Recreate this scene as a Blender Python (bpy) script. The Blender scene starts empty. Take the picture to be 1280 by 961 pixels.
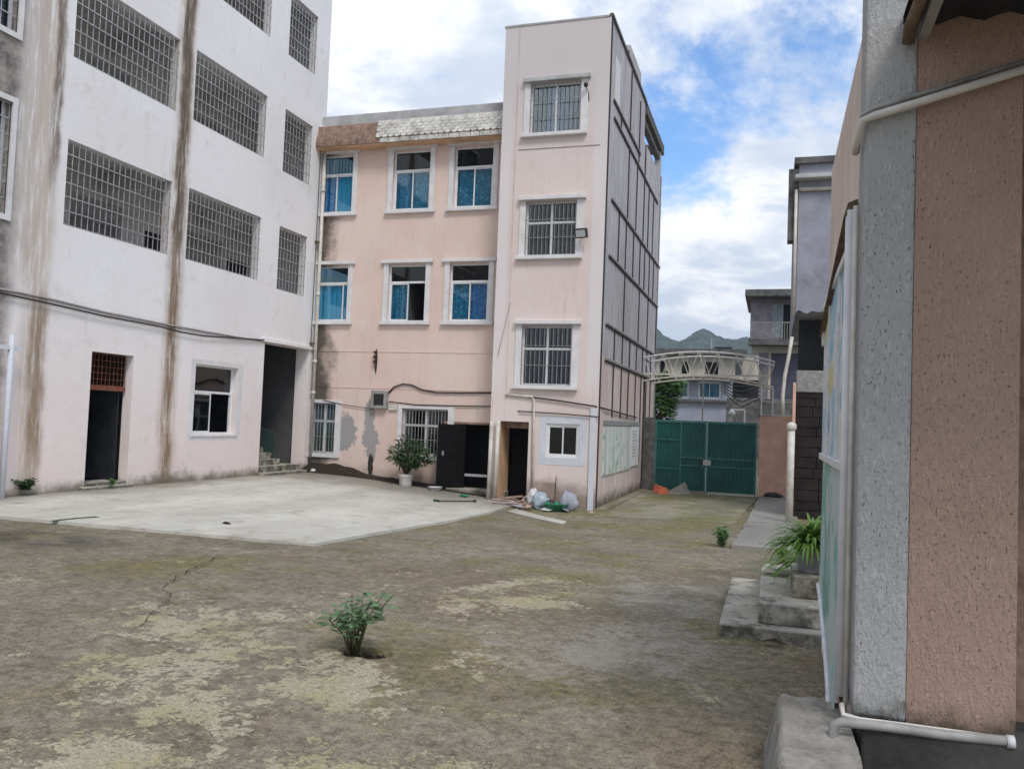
import bpy, bmesh, math, random
from mathutils import Vector, Matrix, noise as mnoise
random.seed(7)
R = math.radians
sc = bpy.context.scene
col = sc.collection

# ------------------------------------------------------------------ camera
YAW, PIT, ROL, FPX, HC = -0.307441, 0.0435765, 0.0391102, 1031.08, 1.8
fw = Vector((math.sin(YAW)*math.cos(PIT), math.cos(YAW)*math.cos(PIT), math.sin(PIT)))
r0 = Vector((math.cos(YAW), -math.sin(YAW), 0)); u0 = r0.cross(fw)
rt = r0*math.cos(ROL) + u0*math.sin(ROL)
up = -r0*math.sin(ROL) + u0*math.cos(ROL)
cd = bpy.data.cameras.new('camera'); cam = bpy.data.objects.new('camera', cd); col.objects.link(cam)
m = Matrix((rt, up, -fw)).transposed().to_4x4(); m.translation = Vector((0, 0, HC)); cam.matrix_world = m
cd.sensor_width = 36; cd.lens = FPX/1280*36; cd.clip_start = 0.05; cd.clip_end = 6000
sc.camera = cam
sc.cycles.max_bounces = 7; sc.cycles.diffuse_bounces = 4; sc.cycles.glossy_bounces = 3; sc.cycles.volume_bounces = 0; sc.cycles.transparent_max_bounces = 8

# ------------------------------------------------------------------ world, sun, exposure
SUN_EL, SUN_AZ = R(52), R(143)          # azimuth clockwise from +Y: behind the camera, to its right
w = bpy.data.worlds.new('World'); sc.world = w; w.use_nodes = True
nt = w.node_tree; nt.nodes.clear()
def wn(t, **k):
    n = nt.nodes.new(t)
    for a, b in k.items(): setattr(n, a, b)
    return n
out = wn('ShaderNodeOutputWorld'); bg = wn('ShaderNodeBackground')
sky = wn('ShaderNodeTexSky', sky_type='NISHITA', sun_disc=False, sun_elevation=SUN_EL, sun_rotation=SUN_AZ, air_density=1.0, dust_density=0.15, ozone_density=3.0)
tc = wn('ShaderNodeTexCoord'); sep = wn('ShaderNodeSeparateXYZ')
nt.links.new(tc.outputs['Generated'], sep.inputs[0])
def wm(op, a, b=None, c=None):
    n = wn('ShaderNodeMath', operation=op)
    for i, v in enumerate((a, b, c)):
        if v is None: continue
        if isinstance(v, (int, float)): n.inputs[i].default_value = v
        else: nt.links.new(v, n.inputs[i])
    return n.outputs[0]
zz = wm('ADD', wm('MAXIMUM', sep.outputs['Z'], 0.0), 0.16)
cmb = wn('ShaderNodeCombineXYZ')
nt.links.new(wm('DIVIDE', sep.outputs['X'], zz), cmb.inputs[0]); nt.links.new(wm('DIVIDE', sep.outputs['Y'], zz), cmb.inputs[1])
cmb.inputs[2].default_value = 3.3
def wnoise(scale, detail, rough, dist=0.0, off=(0, 0, 0)):
    a = wn('ShaderNodeVectorMath', operation='ADD'); nt.links.new(cmb.outputs[0], a.inputs[0]); a.inputs[1].default_value = off
    n = wn('ShaderNodeTexNoise'); nt.links.new(a.outputs[0], n.inputs['Vector'])
    n.inputs['Scale'].default_value = scale; n.inputs['Detail'].default_value = detail
    n.inputs['Roughness'].default_value = rough; n.inputs['Distortion'].default_value = dist
    return n.outputs['Fac']
def wss(x, a, b):
    n = wn('ShaderNodeMapRange', interpolation_type='SMOOTHSTEP'); nt.links.new(x, n.inputs[0])
    n.inputs[1].default_value = a; n.inputs[2].default_value = b
    return n.outputs[0]
n1 = wnoise(1.35, 12, .62, .25); n2 = wnoise(.55, 3, .5, 0, (4.2, 1.7, 0)); n3 = wnoise(2.3, 10, .6, .3, (9, 2, 0))
dens = wm('ADD', wm('MULTIPLY', n1, .75), wm('MULTIPLY', n2, .35))
mask = wss(dens, .415, .52)
shade = wss(n3, .38, .60)
horiz = wss(sep.outputs['Z'], .32, .02)       # cloud banks thicken towards the horizon all round
mask = wm('MAXIMUM', mask, wm('MULTIPLY', horiz, .8))
def wmix(f, a, b):
    n = wn('ShaderNodeMix', data_type='RGBA')
    if isinstance(f, (int, float)): n.inputs[0].default_value = f
    else: nt.links.new(f, n.inputs[0])
    for i, v in ((6, a), (7, b)):
        if isinstance(v, tuple): n.inputs[i].default_value = v
        else: nt.links.new(v, n.inputs[i])
    return n.outputs[2]
CL = 8.9
cloud = wmix(shade, (.60*CL, .675*CL, .80*CL, 1), (1.0*CL, 1.0*CL, 1.01*CL, 1))
skm = wn('ShaderNodeVectorMath', operation='MULTIPLY'); nt.links.new(sky.outputs[0], skm.inputs[0]); skm.inputs[1].default_value = (1.15, 1.5, 1.75)
nt.links.new(wmix(mask, skm.outputs[0], cloud), bg.inputs[0]); bg.inputs[1].default_value = 0.10
nt.links.new(bg.outputs[0], out.inputs[0])
sd = bpy.data.lights.new('sun', 'SUN'); sd.energy = 1.5; sd.angle = R(16); sd.color = (1, .96, .9)
so = bpy.data.objects.new('sun', sd); col.objects.link(so); so.location = (10, -10, 40)
sv = Vector((math.sin(SUN_AZ)*math.cos(SUN_EL), math.cos(SUN_AZ)*math.cos(SUN_EL), math.sin(SUN_EL)))
so.rotation_euler = sv.to_track_quat('Z', 'Y').to_euler()
vs = sc.view_settings; vs.view_transform = 'Standard'; vs.look = 'None'; vs.exposure = 0.44; vs.gamma = 1; vs.use_curve_mapping = False

# ------------------------------------------------------------------ pixel helpers (photo 1280 x 961)
CO = Vector((0, 0, HC))
def ray(x, y): return rt*((x-640)/FPX) - up*((y-480.5)/FPX) + fw
def at_y(x, y, Y): d = ray(x, y); return CO + d*(Y/d.y)
def at_x(x, y, X): d = ray(x, y); return CO + d*(X/d.x)
def at_z(x, y, Z): d = ray(x, y); return CO + d*((Z-HC)/d.z)
def sst(x, a, b):
    t = max(0., min(1., (x-a)/(b-a))); return t*t*(3-2*t)
HOLE = None
def g(x, y):
    return -0.43*sst(y, 7, 20)*sst(x, -13.2, -5.5)
def gp(x, y, dz=0.):
    p = at_z(x, y, 0)
    for _ in range(12): p = at_z(x, y, g(p.x, p.y)+dz)
    return p

# ------------------------------------------------------------------ node material helper
class G:
    def __init__(s, name):
        s.mat = bpy.data.materials.new(name); s.mat.use_nodes = True
        s.t = s.mat.node_tree; s.b = s.t.nodes['Principled BSDF']; s.out = s.t.nodes['Material Output']; s._p = None
    def n(s, ty, **k):
        n = s.t.nodes.new(ty)
        for a, b in k.items(): setattr(n, a, b)
        return n
    def L(s, a, b): s.t.links.new(a, b)
    def put(s, inp, v):
        if v is None: return
        if isinstance(v, (int, float)): inp.default_value = v
        elif isinstance(v, tuple):
            inp.default_value = v if len(v) == len(inp.default_value) else tuple(v)+(1.,)
        else: s.L(v, inp)
    def pos(s):
        if s._p is None: s._p = s.n('ShaderNodeNewGeometry').outputs['Position']
        return s._p
    def obj(s): return s.n('ShaderNodeTexCoord').outputs['Object']
    def xyz(s, v=None):
        q = s.n('ShaderNodeSeparateXYZ'); s.L(v or s.pos(), q.inputs[0]); return q.outputs
    def m(s, op, a, b=None, c=None, clamp=False):
        q = s.n('ShaderNodeMath', operation=op, use_clamp=clamp)
        for i, v in enumerate((a, b, c)): s.put(q.inputs[i], v)
        return q.outputs[0]
    def vs(s, v, k):
        q = s.n('ShaderNodeVectorMath', operation='MULTIPLY'); s.L(v, q.inputs[0]); q.inputs[1].default_value = k; return q.outputs[0]
    def noise(s, scale, detail=6, rough=.6, dist=0., v=None, k=None, off=None):
        v = v or s.pos()
        if off:
            q = s.n('ShaderNodeVectorMath', operation='ADD'); s.L(v, q.inputs[0]); q.inputs[1].default_value = off; v = q.outputs[0]
        if k: v = s.vs(v, k)
        q = s.n('ShaderNodeTexNoise'); s.L(v, q.inputs['Vector'])
        for a, b in (('Scale', scale), ('Detail', detail), ('Roughness', rough), ('Distortion', dist)): q.inputs[a].default_value = b
        return q.outputs['Fac']
    def vor(s, scale, v=None, feature='F1', k=None):
        v = v or s.pos()
        if k: v = s.vs(v, k)
        q = s.n('ShaderNodeTexVoronoi', feature=feature); s.L(v, q.inputs['Vector']); q.inputs['Scale'].default_value = scale
        return q.outputs['Distance']
    def ss(s, x, a, b):
        q = s.n('ShaderNodeMapRange', interpolation_type='SMOOTHSTEP'); s.put(q.inputs[0], x)
        q.inputs[1].default_value = a; q.inputs[2].default_value = b; return q.outputs[0]
    def mix(s, f, a, b):
        q = s.n('ShaderNodeMix', data_type='RGBA'); s.put(q.inputs[0], f); s.put(q.inputs[6], a); s.put(q.inputs[7], b); return q.outputs[2]
    def scale(s, c, f):
        q = s.n('ShaderNodeVectorMath', operation='SCALE'); s.L(c, q.inputs[0]); s.put(q.inputs['Scale'], f); return q.outputs[0]
    def bump(s, h, strength=.3, dist=.01, prev=None):
        q = s.n('ShaderNodeBump'); q.inputs['Strength'].default_value = strength; q.inputs['Distance'].default_value = dist
        s.L(h, q.inputs['Height'])
        if prev: s.L(prev, q.inputs['Normal'])
        return q.outputs[0]
    def done(s, c, rough=.85, bump=None, metal=0., spec=.3):
        s.put(s.b.inputs['Base Color'], c); s.put(s.b.inputs['Roughness'], rough); s.put(s.b.inputs['Metallic'], metal)
        s.b.inputs['Specular IOR Level'].default_value = spec
        if bump: s.L(bump, s.b.inputs['Normal'])
        return s.mat

def simple(name, c, rough=.7, var=.25, scale=6., metal=0., spec=.3, bstr=.15, grime=None):
    s = G(name)
    n = s.noise(scale, 8, .65)
    lo = tuple(x*(1-var) for x in c); hi = tuple(min(1, x*(1+var*.6)) for x in c)
    cc = s.mix(s.ss(n, .3, .7), lo, hi)
    if grime: cc = s.mix(s.ss(s.noise(scale*.4, 8, .7, off=(7, 3, 1)), .52, .72), cc, grime)
    return s.done(cc, rough, s.bump(s.noise(scale*9, 5, .6), bstr, .01), metal, spec)

def ab(s, x): return s.m('ABSOLUTE', x)

def mat_wall_left():
    s = G('whitewashed_plaster'); x, y, z = s.xyz()
    big = s.noise(.35, 5, .6); mid = s.noise(2.2, 8, .7); fine = s.noise(40, 4, .6)
    c = s.mix(s.ss(big, .3, .7), (.83, .80, .785), (.88, .865, .86))
    c = s.mix(s.m('MULTIPLY', s.ss(s.m('ADD', z, s.m('MULTIPLY', big, 2.)), 6.0, 1.2), .75), c, (.80, .66, .61))   # pinker coat on the ground floor
    c = s.mix(s.m('MULTIPLY', s.ss(mid, .52, .75), .5), c, (.62, .565, .53))
    c = s.mix(s.m('MULTIPLY', s.ss(s.noise(7, 10, .8, k=(1, 1, .07), off=(1, 5, 2)), .55, .72), .38), c, (.50, .44, .39))
    wob = s.m('MULTIPLY', s.m('SUBTRACT', s.noise(.9, 6, .6, k=(1, .35, 1)), .5), .38)
    streak = s.noise(8, 10, .78, k=(1, 1, .10))
    def col_stain(y0, wdt, col, z0=-1., z1=99., amt=.9, soft=.5, c=None):
        d = ab(s, s.m('ADD', s.m('SUBTRACT', y, y0), wob))
        mk = s.ss(d, wdt, wdt*soft)
        mk = s.m('MULTIPLY', mk, s.ss(streak, .30, .56))
        mk = s.m('MULTIPLY', s.m('MULTIPLY', mk, s.ss(z, z0-.5, z0+.8)), s.ss(z, z1+.5, z1-.5))
        return s.mix(s.m('MULTIPLY', mk, amt), c, col)
    c = col_stain(15.88, .42, (.36, .25, .15), -2, 99, .75, .2, c)
    c = col_stain(15.90, .26, (.13, .10, .075), 5.2, 99, .95, .3, c)
    c = col_stain(15.88, .20, (.20, .13, .075), -2, 5.2, .85, .3, c)
    c = col_stain(12.15, .45, (.50, .40, .31), -2, 99, .7, .2, c)
    c = col_stain(12.35, .16, (.17, .13, .10), 6.0, 99, .9, .3, c)
    c = col_stain(12.25, .26, (.27, .19, .12), .4, 3.8, .85, .3, c)
    c = col_stain(11.75, .5, (.42, .33, .26), 3.9, 99, .6, .1, c)
    left = s.ss(s.m('ADD', y, wob), 11.75, 11.35)
    mold = s.mix(s.ss(s.noise(3.2, 10, .75), .35, .65), (.055, .045, .038), (.34, .29, .25))
    c = s.mix(s.m('MULTIPLY', left, .9), c, mold)
    basem = s.m('MULTIPLY', s.ss(s.m('ADD', z, s.m('MULTIPLY', mid, -.6)), .02, -.28), .85)
    c = s.mix(basem, c, (.16, .14, .09))
    c = s.mix(s.m('MULTIPLY', s.ss(s.noise(9, 8, .75, k=(1, 1, .25)), .66, .8), .5), c, (.35, .28, .22))
    c = s.mix(s.m('MULTIPLY', s.ss(s.noise(14, 9, .8), .58, .74), .35), c, (.50, .43, .38))
    h = s.m('ADD', s.m('MULTIPLY', s.noise(7, 8, .7), .7), s.m('MULTIPLY', fine, .3))
    return s.done(c, .92, s.bump(h, .55, .03), 0, .15)

def mat_pink(name='peach_plaster', c1=(.70, .53, .455), c2=(.765, .61, .545), base_dirt=True):
    s = G(name); x, y, z = s.xyz()
    c = s.mix(s.ss(s.noise(.45, 6, .6), .3, .7), c1, c2)
    c = s.mix(s.m('MULTIPLY', s.ss(s.noise(3., 9, .7, k=(1, 1, .3)), .55, .8), .45), c, (.52, .38, .31))
    c = s.mix(s.m('MULTIPLY', s.ss(s.noise(12, 6, .7, k=(1, 1, .15)), .64, .8), .5), c, (.42, .33, .28))
    c = s.mix(s.m('MULTIPLY', s.ss(s.noise(8, 10, .8, k=(1, 1, .06), off=(4, 4, 1)), .53, .70), .42), c, (.45, .36, .32))
    c = s.mix(s.m('MULTIPLY', s.ss(s.noise(1.1, 9, .72, off=(14, 4, 1)), .55, .66), .4), c, (.76, .69, .65))
    if base_dirt:
        mk = s.m('MULTIPLY', s.ss(s.m('ADD', z, s.m('MULTIPLY', s.noise(2, 6, .7), -.9)), .0, -.75), .8)
        c = s.mix(mk, c, (.22, .17, .12))
    return s, c

def mat_B():
    s, c = mat_pink(); x, y, z = s.xyz()
    # bare render where the paint has fallen, tapering down to a dark gash
    def blob(cx, cz, rx, rz, c, colr, thr=.9):
        dx = s.m('DIVIDE', s.m('SUBTRACT', x, cx), rx); dz = s.m('DIVIDE', s.m('SUBTRACT', z, cz), rz)
        d = s.m('SQRT', s.m('ADD', s.m('MULTIPLY', dx, dx), s.m('MULTIPLY', dz, dz)))
        d = s.m('ADD', d, s.m('MULTIPLY', s.m('SUBTRACT', s.noise(6, 10, .75), .5), 1.6))
        return s.mix(s.ss(d, thr+.06, thr-.06), c, colr)
    grey = (.36, .34, .335)
    for px_, py_, rx, rz in PATCH: p = at_y(px_, py_, YB); c = blob(p.x, p.z, rx, rz, c, grey)
    for px_, py_, rx, rz in DARKP: p = at_y(px_, py_, YB); c = blob(p.x, p.z, rx, rz, c, (.05, .04, .03))
    # grimy corner beside the drainpipe
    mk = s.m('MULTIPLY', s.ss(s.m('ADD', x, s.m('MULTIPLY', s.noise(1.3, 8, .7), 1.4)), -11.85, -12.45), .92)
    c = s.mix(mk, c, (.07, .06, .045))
    return s.done(c, .9, s.bump(s.noise(30, 6, .65), .3, .012), 0, .15)

def mat_tower():
    s, c = mat_pink('pale_pink_plaster', (.70, .585, .545), (.75, .645, .61)); x, y, z = s.xyz()
    # paler painted corner bands and upper wall
    e = s.m('MAXIMUM', s.ss(x, -6.98, -7.03), s.ss(x, -4.72, -4.66))
    wz = s.ss(s.m('ADD', z, s.m('MULTIPLY', s.noise(.8, 5, .6), .6)), 2.6, 3.4)
    c = s.mix(s.m('MULTIPLY', s.m('MULTIPLY', e, .7), wz), c, (.74, .70, .70))
    c = s.mix(s.m('MULTIPLY', s.ss(s.m('ADD', z, s.noise(.7, 5, .6)), 8.6, 12.0), .85), c, (.60, .555, .545))
    top = s.ss(s.m('ADD', z, s.m('MULTIPLY', s.noise(4, 8, .7, k=(1, 1, .25)), .6)), 13.1, 13.35)
    c = s.mix(s.m('MULTIPLY', top, .8), c, (.12, .11, .10))
    for k in range(3):
        x0 = -7.0+.01*k; d = ab(s, s.m('SUBTRACT', x, -6.9))
        break
    c = s.mix(s.m('MULTIPLY', s.m('MULTIPLY', s.ss(d, .03, .005), s.ss(s.noise(3, 6, .7, k=(1, 1, .3)), .35, .6)), .5), c, (.33, .26, .25))
    return s.done(c, .9, s.bump(s.noise(26, 6, .65), .25, .012), 0, .15)

def mat_tower_side():
    s = G('weathered_render'); x, y, z = s.xyz()
    st = s.noise(4.5, 9, .72, k=(1, 1, .14)); bigc = s.noise(.6, 5, .6)
    grey = s.mix(s.ss(st, .3, .7), (.35, .33, .34), (.57, .54, .555))
    grey = s.mix(s.m('MULTIPLY', s.ss(s.noise(16, 6, .7, k=(1, 1, .5)), .55, .75), .6), grey, (.16, .15, .15))
    pink = s.mix(s.ss(st, .3, .72), (.52, .41, .37), (.74, .63, .585))
    pink = s.mix(s.m('MULTIPLY', s.ss(s.noise(7, 8, .7, k=(1, 1, .1)), .56, .74), .6), pink, (.24, .19, .17))
    c = s.mix(s.ss(s.m('ADD', z, s.m('MULTIPLY', bigc, .12)), 3.72, 3.66), grey, pink)
    yy = s.m('SUBTRACT', y, 22.35); wm_ = s.m('MULTIPLY', s.ss(ab(s, yy), .42, .34), s.ss(ab(s, s.m('SUBTRACT', z, 11.25)), .75, .62))
    c = s.mix(s.m('MULTIPLY', wm_, .9), c, (.72, .70, .66))
    low = s.ss(s.m('ADD', z, s.m('MULTIPLY', s.noise(2.4, 7, .7), -.7)), -.35, -.75)
    c = s.mix(s.m('MULTIPLY', low, .9), c, (.10, .09, .055))
    return s.done(c, .93, s.bump(s.noise(18, 8, .7), .4, .02), 0, .12)

def mat_ground():
    s = G('old_asphalt'); x, y, z = s.xyz()
    a = s.noise(.55, 7, .62); b = s.noise(1.7, 10, .7, .3, off=(3, 8, 0)); f = s.noise(38, 7, .8); sp = s.noise(75, 4, .75)
    c = s.mix(s.ss(a, .3, .7), (.20, .170, .123), (.305, .265, .20))
    c = s.mix(s.m('MULTIPLY', s.ss(s.noise(.42, 6, .65, off=(11, 2, 0)), .46, .64), .65), c, (.20, .152, .090))     # brown silt
    moss = s.m('ADD', s.noise(.5, 8, .68, off=(21, 5, 0)), s.m('MULTIPLY', s.ss(y, 11, 19), .10))
    c = s.mix(s.m('MULTIPLY', s.ss(moss, .50, .66), .85), c, (.205, .18, .070))
    c = s.mix(s.m('MULTIPLY', s.ss(s.noise(.9, 8, .7, off=(1, 15, 0)), .58, .7), .7), c, (.095, .105, .04))
    mot = s.noise(3.3, 12, .78, .2, off=(31, 7, 0)); mot2 = s.noise(11, 9, .8, off=(3, 17, 0))
    c = s.scale(c, s.m('ADD', .24, s.m('ADD', s.m('MULTIPLY', s.ss(mot, .25, .75), .5), s.m('MULTIPLY', s.ss(mot2, .3, .7), .85))))
    def zone(cx, cy, rx, ry):
        dx = s.m('DIVIDE', s.m('SUBTRACT', x, cx), rx); dy = s.m('DIVIDE', s.m('SUBTRACT', y, cy), ry)
        return s.ss(s.m('SQRT', s.m('ADD', s.m('MULTIPLY', dx, dx), s.m('MULTIPLY', dy, dy))), 1.25, .15)
    z1 = s.m('MAXIMUM', zone(-3.4, 4.9, 1.7, 1.3), zone(-2.6, 8.2, .8, 1.6)); z1 = s.m('MAXIMUM', z1, zone(-2.7, 3.5, 1.5, 1.0)); z1 = s.m('MAXIMUM', z1, zone(-4.6, 6.0, 1.3, 1.0))
    z2 = s.m('MAXIMUM', zone(-1.2, 6.6, 1.2, 1.9), zone(-1.0, 9.2, 1.6, 1.6))
    big = s.noise(1.5, 4, .55, .2, off=(5, 5, 2)); lichf = s.noise(7, 10, .78, .2); lichg = s.noise(28, 6, .75)
    lv = s.m('ADD', s.m('MULTIPLY', big, .55), s.m('ADD', s.m('MULTIPLY', lichf, .62), s.m('ADD', s.m('MULTIPLY', z1, .15), s.m('MULTIPLY', lichg, .16))))
    lm = s.ss(lv, .760, .795)
    lc = s.mix(s.ss(s.noise(1.2, 6, .65, off=(2, 9, 0)), .42, .64), (.56, .49, .35), (.46, .41, .22))
    lc = s.mix(s.ss(lichg, .35, .65), s.mix(.5, lc, (.2, .18, .13)), lc)
    c = s.mix(s.m('MULTIPLY', lm, .85), c, lc)
    gm = s.ss(s.m('ADD', s.m('MULTIPLY', s.noise(1.8, 4, .55, .2, off=(9, 1, 4)), .5), s.m('ADD', s.m('MULTIPLY', s.noise(9, 10, .8, off=(1, 2, 3)), .62), s.m('ADD', s.m('MULTIPLY', z2, .13), s.m('MULTIPLY', lichg, .14)))), .69, .84)
    c = s.mix(s.m('MULTIPLY', gm, .7), c, (.41, .37, .31))
    dk = s.m('MULTIPLY', zone(-9.3, 8.7, 1.5, .75), s.ss(s.noise(1.6, 6, .6, off=(4, 4, 4)), .3, .55))
    c = s.mix(s.m('MULTIPLY', dk, .85), c, (.05, .047, .044))
    dk2 = s.m('MULTIPLY', zone(-.2, 11.6, .9, 2.4), s.ss(s.noise(1.3, 6, .6, off=(14, 4, 4)), .3, .6))
    c = s.mix(s.m('MULTIPLY', dk2, .6), c, (.062, .054, .045))
    c = s.mix(s.m('MULTIPLY', s.ss(f, .50, .68), .65), c, (.38, .34, .28))
    c = s.mix(s.m('MULTIPLY', s.ss(sp, .50, .64), .75), c, (.05, .044, .036))
    h = s.m('ADD', s.m('MULTIPLY', f, .5), s.m('ADD', s.m('MULTIPLY', b, .6), s.m('MULTIPLY', lm, .25)))
    return s.done(c, .92, s.bump(h, .6, .02), 0, .2)

def mat_slab(name, hi=(.63, .605, .53), lo=(.48, .455, .395), moss=0., dirt=(.22, .195, .15), wet=True):
    s = G(name); x, y, z = s.xyz()
    c = s.mix(s.ss(s.noise(.5, 8, .65, k=(1.6, .6, 1)), .32, .68), lo, hi)
    c = s.mix(s.m('MULTIPLY', s.ss(s.noise(1.9, 10, .72, .4, k=(1.3, .6, 1), off=(6, 1, 0)), .54, .70), .6), c, dirt)
    c = s.mix(s.m('MULTIPLY', s.ss(s.noise(6, 10, .78, .3, k=(.6, 1.4, 1), off=(2, 6, 0)), .52, .68), .45), c, dirt)
    c = s.mix(s.m('MULTIPLY', s.ss(s.noise(.9, 6, .65, .3, off=(7, 7, 0)), .56, .70), .5), c, (.30, .27, .21))
    if wet:   # silt carried down from the buildings
        e = s.m('MAXIMUM', s.ss(s.m('ADD', y, s.m('MULTIPLY', s.noise(.8, 7, .7), 3.)), 19.6, 22.6), s.ss(s.m('ADD', x, s.m('MULTIPLY', s.noise(.7, 7, .7, off=(3, 3, 3)), -2.2)), -13.2, -14.6))
        c = s.mix(s.m('MULTIPLY', e, .75), c, (.16, .14, .11))
    if moss: c = s.mix(s.m('MULTIPLY', s.ss(s.noise(.8, 8, .7, off=(8, 2, 1)), .42, .62), moss), c, (.16, .15, .05))
    c = s.mix(s.m('MULTIPLY', s.ss(s.noise(60, 4, .7), .6, .75), .35), c, (.16, .15, .13))
    return s.done(c, .88, s.bump(s.noise(35, 7, .7), .35, .012), 0, .2)

def mat_stipple(name, c1, c2, dirt_z=.38):
    s = G(name); x, y, z = s.xyz()
    n = s.noise(1.6, 6, .6)
    c = s.mix(s.ss(n, .3, .7), c1, c2)
    blob = s.noise(46, 6, .68, .1, k=(1, 1, .32)); fine = s.noise(90, 4, .6)
    pit = s.m('MULTIPLY', s.ss(s.noise(80, 4, .62, .15, off=(2, 7, 1), k=(1, 1, .5)), .612, .655), s.ss(s.noise(2.3, 4, .5, off=(5, 1, 9)), .30, .62))
    c = s.mix(s.m('MULTIPLY', pit, .85), c, tuple(q*.22 for q in c1))
    c = s.mix(s.m('MULTIPLY', s.ss(blob, .54, .68), .5), c, tuple(min(1, q*1.35) for q in c2))
    d = s.ss(s.m('ADD', z, s.m('MULTIPLY', s.noise(6, 6, .7), -.35)), dirt_z-.05, dirt_z-.24)
    c = s.mix(s.m('MULTIPLY', d, .85), c, (.05, .05, .03))
    hh = s.m('ADD', s.m('MULTIPLY', blob, 1.0), s.m('ADD', s.m('MULTIPLY', fine, .25), s.m('MULTIPLY', pit, -.8)))
    return s.done(c, .88, s.bump(hh, 1.0, .035), 0, .2)

def mat_glass(name, tint=(.55, .7, .75), refl=.16):
    s = G(name); tr = s.n('ShaderNodeBsdfTransparent'); tr.inputs[0].default_value = (*tint, 1)
    gl = s.n('ShaderNodeBsdfGlossy'); gl.inputs['Roughness'].default_value = .03; gl.inputs[0].default_value = (.9, .93, .95, 1)
    fr = s.n('ShaderNodeLayerWeight'); fr.inputs[0].default_value = .5
    f = s.m('ADD', s.m('MULTIPLY', s.m('POWER', fr.outputs['Facing'], 4.), .55), refl, clamp=True)
    b = s.bump(s.noise(1.5, 2, .5), .06, .05); s.L(b, gl.inputs['Normal'])
    mx = s.n('ShaderNodeMixShader'); s.L(f, mx.inputs[0]); s.L(tr.outputs[0], mx.inputs[1]); s.L(gl.outputs[0], mx.inputs[2])
    s.L(mx.outputs[0], s.out.inputs[0]); return s.mat

def mat_curtain(name, c1, c2, scale=9., thr=.5):
    s = G(name); v = s.vor(scale, k=(1, .2, 1)); f = s.ss(v, thr+.08, thr-.08)
    c = s.mix(f, c1, c2)
    c = s.mix(s.m('MULTIPLY', s.ss(s.noise(3, 6, .6), .5, .7), .3), c, tuple(q*.5 for q in c1))
    return s.done(c, .8, None, 0, .2)

def mat_leaf(name, c1, c2, rough=.5, trans=.25):
    s = G(name); c = s.mix(s.ss(s.noise(9, 4, .6), .35, .65), c1, c2)
    oi = s.n('ShaderNodeObjectInfo')
    s.done(c, rough, None, 0, .4)
    t = s.n('ShaderNodeBsdfTranslucent'); s.L(c, t.inputs[0])
    mx = s.n('ShaderNodeMixShader'); mx.inputs[0].default_value = trans
    s.L(s.b.outputs[0], mx.inputs[1]); s.L(t.outputs[0], mx.inputs[2]); s.L(mx.outputs[0], s.out.inputs[0]); return s.mat

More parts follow.
